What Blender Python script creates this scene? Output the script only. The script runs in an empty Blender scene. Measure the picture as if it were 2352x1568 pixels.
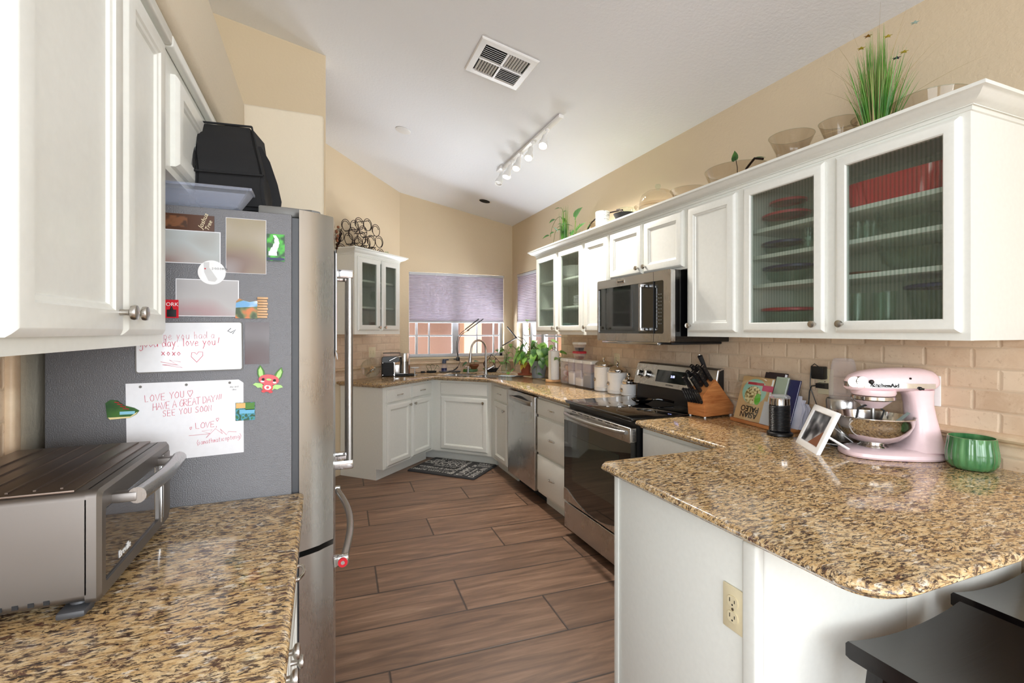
import bpy, bmesh, math, random
from mathutils import Vector, Matrix, Euler
random.seed(7)
S=bpy.context.scene; C=S.collection; D=bpy.data
PI=math.pi; R=math.radians
# ---------------- camera, world, lights, exposure ----------------
cam=D.cameras.new('camera'); co=D.objects.new('camera',cam); C.objects.link(co); S.camera=co
co.location=(0,0,1.4); co.rotation_euler=(R(90),0,R(-21.69))
cam.sensor_width=36; cam.lens=1101/2352*36; cam.shift_y=-24/2352; cam.clip_start=.02
S.view_settings.view_transform='Standard'; S.view_settings.look='None'; S.view_settings.gamma=1
S.view_settings.use_curve_mapping=False; S.view_settings.exposure=0.65
S.cycles.use_denoising=True; S.cycles.max_bounces=10; S.cycles.diffuse_bounces=5; S.cycles.transparent_max_bounces=24
S.cycles.transmission_bounces=8; S.cycles.glossy_bounces=5; S.cycles.caustics_reflective=False; S.cycles.caustics_refractive=False
S.cycles.sample_clamp_indirect=4
W=D.worlds.new('world'); S.world=W; W.use_nodes=True
W.node_tree.nodes['Background'].inputs[0].default_value=(.86,.93,1,1); W.node_tree.nodes['Background'].inputs[1].default_value=1.0
def area(name,loc,rot,sx,sy,e,col=(1,1,1)):
    l=D.lights.new(name,'AREA'); l.shape='RECTANGLE'; l.size=sx; l.size_y=sy; l.energy=e; l.color=col
    o=D.objects.new(name,l); C.objects.link(o); o.location=loc; o.rotation_euler=rot; return o
# daylight through the big windows of the living room behind the camera
area('daylight_rear_window',(-.6,-6.8,1.7),(R(104),0,0),5.2,2.7,135,(.90,.955,1))
area('daylight_side_window',(-3.9,-3.6,1.6),(0,R(-102),0),2.2,4.2,155,(.90,.955,1))
area('daylight_right_window',(2.15,-4.3,1.6),(0,R(102),0),2.2,3.4,290,(.90,.955,1))
area('sill_uplight_kitchen',(1.54,6.30,.72),(R(-132),0,0),1.9,.55,150,(.90,.94,1))  # unseen lamp added below the sink window sill, tilted up to brighten the ceiling
area('sill_uplight_corner',(2.95,4.9,.72),(0,R(132),0),.55,1.5,105,(.95,.96,1))  # lamp added out of sight below the corner window to lift the ceiling
sun=D.lights.new('sun','SUN'); sun.energy=1.3; sun.angle=R(2); sun.color=(1,.95,.86)
so=D.objects.new('sun',sun); C.objects.link(so); so.rotation_euler=Vector((.35,.75,-.75)).to_track_quat('-Z','Y').to_euler()

# ---------------- node helpers ----------------
def sc(c): return tuple(((x/12.92) if x<=.04045 else ((x+.055)/1.055)**2.4) for x in c)
def rgb(r,g,b): return sc((r/255,g/255,b/255))
class NT:
    def __init__(s,name):
        s.m=D.materials.new(name); s.m.use_nodes=True; s.t=s.m.node_tree; s.N=s.t.nodes; s.b=s.N['Principled BSDF']; s.out=s.N['Material Output']
    def n(s,ty,**k):
        x=s.N.new(ty)
        for a,v in k.items(): setattr(x,a,v)
        return x
    def l(s,a,b): s.t.links.new(a,b)
    def set(s,i,v):
        if isinstance(v,bpy.types.NodeSocket): s.l(v,i)
        elif isinstance(v,(tuple,list)) and len(v)==3 and i.type=='RGBA': i.default_value=(*v,1)
        else: i.default_value=v
    def math(s,op,a,b=0,c=None,clamp=False):
        x=s.n('ShaderNodeMath',operation=op,use_clamp=clamp); s.set(x.inputs[0],a); s.set(x.inputs[1],b)
        if c is not None: s.set(x.inputs[2],c)
        return x.outputs[0]
    def pos(s): return s.n('ShaderNodeTexCoord').outputs['Object']
    def wpos(s): return s.n('ShaderNodeNewGeometry').outputs['Position']
    def dot(s,v,d):
        x=s.n('ShaderNodeVectorMath',operation='DOT_PRODUCT'); s.l(v,x.inputs[0]); x.inputs[1].default_value=d; return x.outputs['Value']
    def comb(s,a,b,c=0):
        x=s.n('ShaderNodeCombineXYZ'); [s.set(x.inputs[i],v) for i,v in enumerate((a,b,c))]; return x.outputs[0]
    def map(s,v,scale=(1,1,1),rot=(0,0,0),loc=(0,0,0)):
        x=s.n('ShaderNodeMapping'); s.l(v,x.inputs[0]); x.inputs['Scale'].default_value=scale; x.inputs['Rotation'].default_value=rot; x.inputs['Location'].default_value=loc; return x.outputs[0]
    def noise(s,v,scale,detail=4,rough=.5,dist=0,out=0):
        x=s.n('ShaderNodeTexNoise'); s.l(v,x.inputs['Vector']); x.inputs['Scale'].default_value=scale; x.inputs['Detail'].default_value=detail; x.inputs['Roughness'].default_value=rough; x.inputs['Distortion'].default_value=dist; return x.outputs[out]
    def ramp(s,f,stops,interp='LINEAR'):
        x=s.n('ShaderNodeValToRGB'); s.l(f,x.inputs[0]); e=x.color_ramp.elements; x.color_ramp.interpolation=interp
        while len(e)<len(stops): e.new(.5)
        for i,(p,c) in enumerate(stops):
            e[i].position=p; e[i].color=(*c,1) if isinstance(c,(tuple,list)) else (c,c,c,1)
        return x.outputs[0]
    def mix(s,f,a,b,mode='MIX'):
        x=s.n('ShaderNodeMix',data_type='RGBA',blend_type=mode); s.set(x.inputs[0],f); s.set(x.inputs[6],a); s.set(x.inputs[7],b); return x.outputs[2]
    def bump(s,h,strength=.2,dist=.01,normal=None):
        x=s.n('ShaderNodeBump'); s.l(h,x.inputs['Height']); x.inputs['Strength'].default_value=strength; x.inputs['Distance'].default_value=dist
        if normal is not None: s.l(normal,x.inputs['Normal'])
        return x.outputs[0]
    def fin(s,**k):
        for a,v in k.items(): s.set(s.b.inputs[a.replace('_',' ')],v)
        return s.m
def flat(name,col,rough=.5,metal=0,spec=.5,coat=0,em=None,ems=0,sss=0):
    n=NT(name); v=n.noise(n.pos(),60,2); c=n.mix(v,tuple(x*.96 for x in col),tuple(min(1,x*1.04) for x in col))
    n.fin(Base_Color=c,Roughness=rough,Metallic=metal)
    n.b.inputs['Specular IOR Level'].default_value=spec; n.b.inputs['Coat Weight'].default_value=coat
    if em: n.fin(Emission_Color=em,Emission_Strength=ems)
    return n.m
def m_wall(name,col,bs=.35,scale=70):
    n=NT(name); p=n.wpos(); h=n.noise(p,scale,5,.6); big=n.noise(p,1.3,2)
    c=n.mix(big,tuple(x*.97 for x in col),tuple(min(1,x*1.03) for x in col))
    return n.fin(Base_Color=c,Roughness=.75,Normal=n.bump(h,bs,.006))
def m_granite():
    n=NT('granite'); p=n.wpos()
    q=n.map(p,(.42,1,1),(0,0,R(14)))
    warp=n.noise(q,14,3,.5,out=1)
    va=n.n('ShaderNodeVectorMath',operation='MULTIPLY_ADD'); n.l(warp,va.inputs[0]); va.inputs[1].default_value=(.03,.03,.03); n.l(q,va.inputs[2]); q2=va.outputs[0]
    a=n.noise(q2,85,6,.66,.6); base=n.ramp(a,[(.28,rgb(140,106,68)),(.42,rgb(190,156,108)),(.56,rgb(217,190,146)),(.72,rgb(234,218,188))])
    g=n.noise(q2,8,4,.6); base=n.mix(n.ramp(g,[(.42,0.),(.64,.5)]),base,rgb(200,162,106))
    w=n.noise(q2,62,5,.62,.4); base=n.mix(n.ramp(w,[(.58,0.),(.66,.8)]),base,rgb(228,220,206))
    b=n.noise(n.map(q2,loc=(5,3,1)),100,7,.7,.9); dark=n.ramp(b,[(.42,.95),(.50,0.)]); base=n.mix(dark,base,rgb(70,50,42))
    d=n.noise(n.map(q2,loc=(15,9,4)),170,5,.65,.5); base=n.mix(n.ramp(d,[(.39,.92),(.46,0.)]),base,rgb(34,26,28))
    e=n.noise(n.map(q2,loc=(25,9,4)),52,6,.72,1.); base=n.mix(n.ramp(e,[(.36,.9),(.44,0.)]),base,rgb(88,58,50))
    return n.fin(Base_Color=base,Roughness=.11,Coat_Weight=.25,Coat_Roughness=.04)
def m_tile(name,dvec,z0=1.034,u0=.936):
    n=NT(name); p=n.wpos(); u=n.math('SUBTRACT',n.dot(p,dvec),u0); v=n.math('SUBTRACT',n.dot(p,(0,0,1)),z0)
    wob=n.noise(p,30,3,.6); u=n.math('ADD',u,n.math('MULTIPLY',n.math('SUBTRACT',wob,.5),.006)); v=n.math('ADD',v,n.math('MULTIPLY',n.math('SUBTRACT',n.noise(p,24,3,.6),.5),.005))
    row=n.math('FLOOR',n.math('DIVIDE',v,.0762)); fv=n.math('FRACT',n.math('DIVIDE',v,.0762))
    us=n.math('ADD',n.math('DIVIDE',u,.1524),n.math('MULTIPLY',n.math('MODULO',n.math('ADD',row,20),2),.5)); col=n.math('FLOOR',us); fu=n.math('FRACT',us)
    eu=n.math('MULTIPLY',n.math('MINIMUM',fu,n.math('SUBTRACT',1,fu)),2.); ev=n.math('MINIMUM',fv,n.math('SUBTRACT',1,fv))
    e=n.math('MINIMUM',eu,ev); 
    h=n.ramp(e,[(.0,0.),(.035,.15),(.11,1.)])
    wn=n.n('ShaderNodeTexWhiteNoise',noise_dimensions='2D'); n.l(n.comb(col,row),wn.inputs['Vector'])
    c=n.ramp(wn.outputs['Value'],[(0,rgb(194,166,138)),(.5,rgb(212,186,158)),(1,rgb(224,202,176))])
    cl=n.noise(p,14,6,.65,.6); c=n.mix(n.ramp(cl,[(.38,0.),(.66,.55)]),c,rgb(228,208,182))
    c=n.mix(n.ramp(n.noise(p,60,5,.7),[(.30,.5),(.42,0.)]),c,rgb(168,134,104))
    c=n.mix(n.ramp(e,[(.02,1.),(.05,0.)]),c,rgb(206,184,158))
    bh=n.math('ADD',h,n.math('MULTIPLY',n.noise(p,50,5,.7),.25))
    return n.fin(Base_Color=c,Roughness=.55,Normal=n.bump(bh,.55,.004))
def m_floor():
    n=NT('plank_tile'); p=n.wpos(); q=n.map(p,rot=(0,0,R(2.2)))
    x=n.dot(q,(1,0,0)); y=n.math('SUBTRACT',n.dot(q,(0,1,0)),2.03); x=n.math('SUBTRACT',x,1.0)
    Wd,L=.312,1.226
    row=n.math('FLOOR',n.math('DIVIDE',y,Wd)); fv=n.math('FRACT',n.math('DIVIDE',y,Wd))
    us=n.math('ADD',n.math('DIVIDE',x,L),n.math('MULTIPLY',row,1/3)); col=n.math('FLOOR',us); fu=n.math('FRACT',us)
    eu=n.math('MULTIPLY',n.math('MINIMUM',fu,n.math('SUBTRACT',1,fu)),L); ev=n.math('MULTIPLY',n.math('MINIMUM',fv,n.math('SUBTRACT',1,fv)),Wd)
    e=n.math('MINIMUM',eu,ev)
    wn=n.n('ShaderNodeTexWhiteNoise',noise_dimensions='2D'); n.l(n.comb(col,row),wn.inputs['Vector']); r=wn.outputs['Value']
    off=n.comb(n.math('MULTIPLY',r,31),n.math('MULTIPLY',r,17))
    va=n.n('ShaderNodeVectorMath',operation='ADD'); n.l(q,va.inputs[0]); n.l(off,va.inputs[1]); g=va.outputs[0]
    gr=n.noise(n.map(g,(1.1,11,1)),2.2,6,.6,.7); fine=n.noise(n.map(g,(3,70,1)),3,4,.6,.3)
    c=n.ramp(gr,[(.25,rgb(78,57,45)),(.42,rgb(112,85,67)),(.58,rgb(142,110,88)),(.75,rgb(176,144,120))])
    c=n.mix(n.math('MULTIPLY',fine,.35),c,rgb(96,74,60)); 
    c=n.mix(n.ramp(r,[(0,.0),(1,.5)]),c,rgb(98,76,62))
    c=n.mix(n.ramp(e,[(.0030,1.),(.0050,0.)]),c,rgb(42,33,29))
    h=n.math('ADD',n.ramp(e,[(.001,0.),(.004,1.)]),n.math('MULTIPLY',fine,.12))
    ro=n.math('ADD',.34,n.math('MULTIPLY',gr,.2))
    return n.fin(Base_Color=c,Roughness=ro,Normal=n.bump(h,.3,.002))
def m_steel(name,col=(.62,.61,.60),rough=.28,dr=(45,45,1.5),smudge=.12):
    n=NT(name); p=n.pos(); s=n.noise(n.map(p,dr),12,3,.6); b=n.noise(p,5,3)
    c=n.mix(b,tuple(x*.9 for x in col),col)
    ro=n.math('ADD',n.math('ADD',rough,n.math('MULTIPLY',n.math('SUBTRACT',s,.5),.05)),n.math('MULTIPLY',n.math('SUBTRACT',b,.5),smudge))
    return n.fin(Base_Color=c,Roughness=ro,Metallic=1,Normal=n.bump(s,.012,.001))
def m_wood(name,c1,c2,rough=.4,sc_=(3,40,40),rot=(0,0,0)):
    n=NT(name); p=n.map(n.pos(),sc_,rot); a=n.noise(p,1.5,5,.6,.8)
    return n.fin(Base_Color=n.ramp(a,[(.3,c1),(.7,c2)]),Roughness=rough,Normal=n.bump(a,.06,.002))
def m_glass(name,tint=(1,1,1),a=.12,rough=.02,bump=None):
    # clear pane: mostly transparent with fresnel reflection
    n=NT(name); N=n.N; N.remove(n.b)
    tr=n.n('ShaderNodeBsdfTransparent'); tr.inputs[0].default_value=(*tint,1)
    gl=n.n('ShaderNodeBsdfGlossy'); gl.inputs['Roughness'].default_value=rough
    lw=n.n('ShaderNodeLayerWeight'); lw.inputs[0].default_value=.25
    f=n.math('ADD',n.math('MULTIPLY',lw.outputs['Facing'],.55),a*.4,clamp=True)
    f=n.math('POWER',f,1.6)
    mx=n.n('ShaderNodeMixShader'); n.l(f,mx.inputs[0]); n.l(tr.outputs[0],mx.inputs[1]); n.l(gl.outputs[0],mx.inputs[2]); n.l(mx.outputs[0],n.out.inputs[0])
    if bump:
        h=n.noise(n.pos(),bump,2); nb=n.bump(h,.3,.01); n.l(nb,gl.inputs['Normal']); 
    return n.m
def m_plastic(name,col,milk):
    # translucent plastic: part see-through, part milky
    n=NT(name); n.fin(Base_Color=col,Roughness=.2); tr=n.n('ShaderNodeBsdfTransparent'); tr.inputs[0].default_value=(*[min(1,c*1.1) for c in col],1)
    lw=n.n('ShaderNodeLayerWeight'); lw.inputs[0].default_value=.3; f=n.math('ADD',n.math('MULTIPLY',lw.outputs['Facing'],.5),milk,clamp=True)
    mx=n.n('ShaderNodeMixShader'); n.l(f,mx.inputs[0]); n.l(tr.outputs[0],mx.inputs[1]); n.l(n.b.outputs[0],mx.inputs[2]); n.l(mx.outputs[0],n.out.inputs[0]); return n.m
def m_reeded():
    n=NT('reeded_glass'); N=n.N; N.remove(n.b); p=n.pos()
    w=n.math('SINE',n.math('MULTIPLY',n.dot(p,(1,0,0)),2*PI/.0135))
    nb=n.bump(w,.45,.0016)
    rf=n.n('ShaderNodeBsdfRefraction'); rf.inputs['Color'].default_value=(.86,.93,.88,1); rf.inputs['IOR'].default_value=1.06; rf.inputs['Roughness'].default_value=.0; n.l(nb,rf.inputs['Normal'])
    tr=n.n('ShaderNodeBsdfTransparent'); n.l(n.ramp(n.math('MULTIPLY_ADD',w,.5,.5),[(.0,(.60,.67,.62)),(.25,(.90,.95,.92)),(.9,(.95,.98,.96)),(1.,(1,1,1))]),tr.inputs[0])  # darker rib lines tinted into the transparent colour, standing in for refraction
    gl=n.n('ShaderNodeBsdfGlossy'); gl.inputs['Roughness'].default_value=.3; n.l(n.bump(w,.3,.0016),gl.inputs['Normal'])
    m1=n.n('ShaderNodeMixShader'); m1.inputs[0].default_value=.8; n.l(rf.outputs[0],m1.inputs[1]); n.l(tr.outputs[0],m1.inputs[2])
    m2=n.n('ShaderNodeMixShader'); m2.inputs[0].default_value=.07; n.l(m1.outputs[0],m2.inputs[1]); n.l(gl.outputs[0],m2.inputs[2]); n.l(m2.outputs[0],n.out.inputs[0])
    return n.m
def m_shade():
    n=NT('cellular_fabric'); c=rgb(200,193,201)
    n.fin(Base_Color=c,Roughness=.85); t=n.n('ShaderNodeBsdfTranslucent'); t.inputs[0].default_value=(*rgb(204,198,206),1)
    mx=n.n('ShaderNodeMixShader'); mx.inputs[0].default_value=.4; n.l(n.b.outputs[0],mx.inputs[1]); n.l(t.outputs[0],mx.inputs[2]); n.l(mx.outputs[0],n.out.inputs[0]); return n.m
def m_leaf(name,c1,c2,sc_=25):
    n=NT(name); v=n.noise(n.pos(),sc_,3); n.fin(Base_Color=n.ramp(v,[(.35,c1),(.65,c2)]),Roughness=.4)
    t=n.n('ShaderNodeBsdfTranslucent'); t.inputs[0].default_value=(*c2,1); mx=n.n('ShaderNodeMixShader'); mx.inputs[0].default_value=.2
    n.l(n.b.outputs[0],mx.inputs[1]); n.l(t.outputs[0],mx.inputs[2]); n.l(mx.outputs[0],n.out.inputs[0]); return n.m
def m_blur(name,stops,scale=9,axis=(1,0,1)):
    # soft, out-of-focus snapshot colours printed on a card
    n=NT(name); v=n.noise(n.pos(),scale,1,.3); n.fin(Base_Color=n.ramp(v,stops),Roughness=.35); return n.m
M={}
M['paint']=flat('cabinet_paint',rgb(230,231,225),.38,coat=.1)
M['paint_in']=flat('cabinet_interior',rgb(206,208,192),.6)
M['shelf']=flat('shelf_white',rgb(236,238,232),.4)
M['wall']=m_wall('wall_paint',rgb(216,198,168)); M['wall2']=m_wall('wall_paint_light',rgb(222,210,188))
M['wall3']=m_wall('wall_paint_right',rgb(208,190,162),.4,60)
M['ceil']=m_wall('ceiling_paint',rgb(243,246,252),.3,55)
M['granite']=m_granite(); M['floor']=m_floor()
M['tileR']=m_tile('travertine_right',(0,1,0)); M['tileW']=m_tile('travertine_back',(1,0,0),1.034,.1); M['tileD']=m_tile('travertine_diagonal',(.7071,.7071,0),1.034,0.03)
n=NT('travertine_trim'); M['stone']=n.fin(Base_Color=n.ramp(n.noise(n.wpos(),12,5,.6),[(.3,rgb(196,166,134)),(.7,rgb(224,202,172))]),Roughness=.5)
M['steel']=m_steel('stainless'); M['steelh']=m_steel('stainless_handle',(.46,.455,.45),.28,(60,60,1),.04); M['chrome']=flat('polished_chrome',(.6,.6,.6),.1,1)
M['nickel']=flat('brushed_nickel',(.55,.52,.48),.25,1); M['brass']=flat('brass',(.72,.52,.22),.25,1)
M['toaster']=m_steel('worn_steel',(.27,.25,.235),.48,(40,1,1),.25); M['toastertop']=m_steel('browned_steel',(.22,.17,.14),.42,(2,30,1),.3)
n=NT('textured_grey_door'); n.fin(Base_Color=rgb(116,116,119),Roughness=.36,Metallic=.35,Normal=n.bump(n.noise(n.pos(),330,3,.6),.6,.003)); M['fridgeside']=n.m
M['dgrey']=flat('dark_grey_plastic',rgb(70,71,74),.45); M['mgrey']=flat('mid_grey_plastic',rgb(112,110,106),.45)
M['black']=flat('black_gloss',rgb(10,10,11),.06,coat=.5); M['blackp']=flat('black_plastic',rgb(22,22,24),.35); M['blackm']=flat('black_matte',rgb(26,26,28),.65)
M['ovenglass']=flat('oven_glass',rgb(14,16,15),.03,coat=1); M['white']=flat('white_plastic',rgb(240,240,240),.35); M['ivory']=flat('ivory_plastic',rgb(226,214,180),.4)
M['ceramic']=flat('white_ceramic',rgb(242,242,242),.12,coat=.6); M['paper']=flat('white_paper',rgb(238,238,242),.8); M['ptowel']=flat('paper_towel_white',rgb(246,246,244),.9)
M['pink']=flat('pink_enamel',rgb(246,218,222),.28,coat=.15); M['mirror']=flat('mirror_steel',(.66,.63,.60),.1,1)
M['glass']=m_glass('clear_glass',(.97,.98,.97),.12); M['winglass']=m_glass('window_glass',(.97,.98,.98),.03); M['reed']=m_reeded(); M['glassg']=m_glass('greenish_glass',(.92,.96,.93),.2)
M['glassb']=m_glass('smoky_glass',(.88,.85,.81),.2); M['clearp']=m_plastic('clear_plastic_blue',(.84,.86,.92),.10); M['clearl']=m_plastic('clear_plastic_lilac',(.90,.89,.93),.07)
M['shade']=m_shade(); M['vinyl']=flat('window_vinyl',rgb(196,198,202),.4)
M['wood']=m_wood('acacia_block',rgb(160,92,48),rgb(205,140,84),.35,(4,4,40)); M['woodl']=m_wood('bamboo',rgb(196,150,104),rgb(220,180,134),.4); M['stool']=m_wood('black_stained_wood',rgb(8,5,5),rgb(22,15,15),.25)
M['stoolw']=flat('worn_edge_wood',rgb(120,70,40),.5); M['greenglaze']=None
n=NT('green_glaze'); M['greenglaze']=n.fin(Base_Color=n.ramp(n.noise(n.map(n.pos(),(30,30,6)),1.2,3),[(.3,rgb(40,100,56)),(.7,rgb(96,150,98))]),Roughness=.14,Coat_Weight=.5)
M['terra']=flat('terracotta',rgb(160,88,62),.8); M['bluegrey']=flat('blue_grey_pot',rgb(138,148,160),.5); M['soil']=flat('soil',rgb(48,36,28),.95)
M['leaf']=m_leaf('pothos_leaf',rgb(70,122,48),rgb(140,186,84)); M['leafd']=m_leaf('dark_leaf',rgb(30,74,34),rgb(74,124,50)); M['leafy']=m_leaf('yellow_leaf',rgb(196,180,60),rgb(226,208,90)); M['stem']=flat('plant_stem',rgb(96,110,56),.6)
M['grass']=m_leaf('grass_blade',rgb(58,128,42),rgb(120,168,70),8); M['grassd']=flat('dry_grass_blade',rgb(158,140,98),.7)
M['red']=flat('red_ceramic',rgb(206,30,44),.25,coat=.3); M['navy']=flat('navy_lid',rgb(32,36,84),.4); M['redlid']=flat('red_lid',rgb(190,44,58),.4)
M['pen']=flat('red_marker',rgb(206,92,112),.6); M['penb']=flat('black_marker',rgb(40,40,44),.6); M['fabric']=flat('black_fabric',rgb(20,20,22),.85)
M['wboard']=flat('whiteboard',rgb(232,234,238),.15,coat=.4); M['stucco']=m_wall('pink_stucco',rgb(150,124,118),.5,25); M['stucco2']=m_wall('peach_stucco',rgb(206,164,138),.5,25); M['patio']=m_wall('patio_concrete',rgb(190,178,166),.3,15)
M['dish']=flat('pale_blue_glaze',rgb(190,222,222),.15,coat=.5); M['bulb']=flat('lit_bulb',(1,1,1),.5,em=(1,.86,.66),ems=14); M['void']=flat('dark_opening',rgb(16,16,16),.8)
M['caption']=flat('mat_print',rgb(196,194,188),.9); M['mat']=flat('mat_charcoal',rgb(46,46,48),.85); M['copper']=flat('dark_bronze',rgb(44,32,30),.35,.8); M['bottle']=flat('dark_bottle_glass',rgb(14,18,12),.06,coat=.6)
M['amber']=flat('amber_wine_glass',rgb(150,104,22),.08,coat=.5); M['green']=flat('lime_green',rgb(104,190,40),.3); M['display']=flat('lit_display',rgb(10,10,20),.1,em=(.45,.5,1),ems=3)

# ---------------- mesh helpers ----------------
class MB:
    def __init__(s,mat=None): s.bm=bmesh.new(); s.X=mat or Matrix.Identity(4)
    def v(s,p): return s.bm.verts.new(s.X@Vector(p))
    def face(s,vs):
        try: return s.bm.faces.new(vs)
        except ValueError: return None
    def loops(s,L,cap0=False,cap1=False,closed=True):
        V=[[s.v(p) for p in l] for l in L]; n=len(V[0])
        for a,b in zip(V,V[1:]):
            for i in range(n if closed else n-1):
                j=(i+1)%n; s.face((a[i],a[j],b[j],b[i]))
        if cap0: s.face(V[0][::-1])
        if cap1: s.face(V[-1])
        return s
    def box(s,x0,x1,y0,y1,z0,z1,b=0,seg=2):
        x0,x1=sorted((x0,x1)); y0,y1=sorted((y0,y1)); z0,z1=sorted((z0,z1))
        V=[s.v((x,y,z)) for z in (z0,z1) for x,y in ((x0,y0),(x1,y0),(x1,y1),(x0,y1))]
        F=[s.face([V[i] for i in f]) for f in ((3,2,1,0),(4,5,6,7),(0,1,5,4),(1,2,6,5),(2,3,7,6),(3,0,4,7))]
        if b>0:
            ed=list({e for f in F for e in f.edges}); bmesh.ops.bevel(s.bm,geom=ed,offset=min(b,.49*min(x1-x0,y1-y0,z1-z0)),segments=seg,affect='EDGES',profile=.5)
        return s
    def prism(s,poly,z0,z1,b=0,seg=2):
        V=[[s.v((x,y,z)) for x,y in poly] for z in (z0,z1)]; n=len(poly); F=[s.face(V[0][::-1]),s.face(V[1])]
        for i in range(n): F.append(s.face((V[0][i],V[0][(i+1)%n],V[1][(i+1)%n],V[1][i])))
        if b>0: bmesh.ops.bevel(s.bm,geom=list({e for f in F if f for e in f.edges}),offset=b,segments=seg,affect='EDGES',profile=.5)
        return s
    def ring(s,c,r,u,w,seg): return [c+u*(r*math.cos(2*PI*i/seg))+w*(r*math.sin(2*PI*i/seg)) for i in range(seg)]
    def cyl(s,p0,p1,r,r2=None,seg=20):
        p0=Vector(p0);p1=Vector(p1);d=(p1-p0).normalized(); u=d.orthogonal().normalized(); w=d.cross(u)
        return s.loops([s.ring(p0,r,u,w,seg),s.ring(p1,r if r2 is None else r2,u,w,seg)],True,True)
    def lathe(s,prof,c=(0,0,0),seg=32,ax=None,cap=True,sx=1,sy=1):
        c=Vector(c); ax=(ax or Matrix.Identity(3)); L=[]
        for r,z in prof: L.append([c+ax@Vector((max(r,1e-4)*sx*math.cos(2*PI*i/seg),max(r,1e-4)*sy*math.sin(2*PI*i/seg),z)) for i in range(seg)])
        return s.loops(L,cap,cap)
    def tube(s,pts,r,seg=8,closed=False):
        P=[Vector(p) for p in pts]; n=len(P); L=[]; u=None
        for i,p in enumerate(P):
            a=P[(i-1)%n] if (i>0 or closed) else p; b=P[(i+1)%n] if (i<n-1 or closed) else p
            d=(b-a).normalized() if (b-a).length>1e-9 else Vector((0,0,1))
            if u is None: u=d.orthogonal().normalized()
            u=(u-d*u.dot(d)); u=u.normalized() if u.length>1e-6 else d.orthogonal().normalized()
            w=d.cross(u); rr=r[i] if isinstance(r,(list,tuple)) else r
            L.append(s.ring(p,rr,u,w,seg))
        if closed: L.append(L[0])
        return s.loops(L,not closed,not closed)
    def sphere(s,c,r,seg=16,sz=1):
        k=seg//2; return s.lathe([(r*math.sin(PI*i/k),-r*sz*math.cos(PI*i/k)) for i in range(k+1)],c,seg)
    def door(s,x0,x1,z0,z1,w=.05,y=0,t=.02,glass=False,flatp=False):
        # framed panel, front face at y-t, stepped bevels
        def q(i,yy): return [(x0+i,yy,z0+i),(x1-i,yy,z0+i),(x1-i,yy,z1-i),(x0+i,yy,z1-i)]
        if flatp: st=[(0,y),(0,y-t+.007),(.003,y-t+.002),(.008,y-t)]
        else: st=[(0,y),(0,y-t+.009),(.004,y-t+.005),(.010,y-t+.001),(.013,y-t),(w-.004,y-t),(w,y-t+.004),(w+.006,y-t+.006),(w+.010,y-t+.011)]
        if glass: st=st[:-2]+[(w+.001,y)]
        L=[q(*a) for a in st]
        if glass: L.append(q(.0,y)); return s.loops(L)
        return s.loops(L,True,True)
    def build(s,name,mat,parent=None,ang=35,loc=None):
        bmesh.ops.remove_doubles(s.bm,verts=s.bm.verts,dist=1e-6)
        bmesh.ops.recalc_face_normals(s.bm,faces=s.bm.faces)
        me=D.meshes.new(name); s.bm.to_mesh(me); s.bm.free(); me.materials.append(M[mat] if isinstance(mat,str) else mat)
        me.polygons.foreach_set('use_smooth',[True]*len(me.polygons)); me.set_sharp_from_angle(angle=R(ang)); me.update()
        o=D.objects.new(name,me); C.objects.link(o)
        if parent: o.parent=parent
        if loc: o.location=loc
        return o
def tag(o,label,cat,group=None,kind=None):
    o['label']=label; o['category']=cat
    if group: o['group']=group
    if kind: o['kind']=kind
    return o
def thing(name,label,cat,loc=(0,0,0),rz=0,group=None,rot=None):
    o=D.objects.new(name,None); C.objects.link(o); o.empty_display_size=.05; o.location=loc; o.rotation_euler=rot or (0,0,rz); return tag(o,label,cat,group)
def struct(mb,name,mat,parent=None,label=None):
    o=mb.build(name,mat,parent)
    if not parent: o['kind']='structure'
    if label: o['label']=label
    return o
def copy_tree(o,parent=None):
    c=o.copy(); C.objects.link(c); c.parent=parent
    for ch in o.children: copy_tree(ch,c)
    return c
def text(s,name,mat,parent,size,loc,rot,ext=.0004,align='CENTER',shear=0,off=0,sx=1):
    cu=D.curves.new(name,'FONT'); cu.body=s; cu.size=size; cu.extrude=ext; cu.align_x=align; cu.align_y='CENTER'; cu.shear=shear; cu.offset=off; cu.resolution_u=3
    t=D.objects.new(name,cu); C.objects.link(t); t.scale=(sx,1,1); t.location=loc; t.rotation_euler=rot; bpy.context.view_layer.update()
    me=D.meshes.new_from_object(t.evaluated_get(bpy.context.evaluated_depsgraph_get())); D.objects.remove(t)
    me.transform(Matrix.Translation(loc)@Euler(rot).to_matrix().to_4x4()@Matrix.Diagonal((sx,1,1,1)))
    me.materials.clear(); me.materials.append(M[mat]); o=D.objects.new(name,me); C.objects.link(o); o.parent=parent; return o
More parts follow.
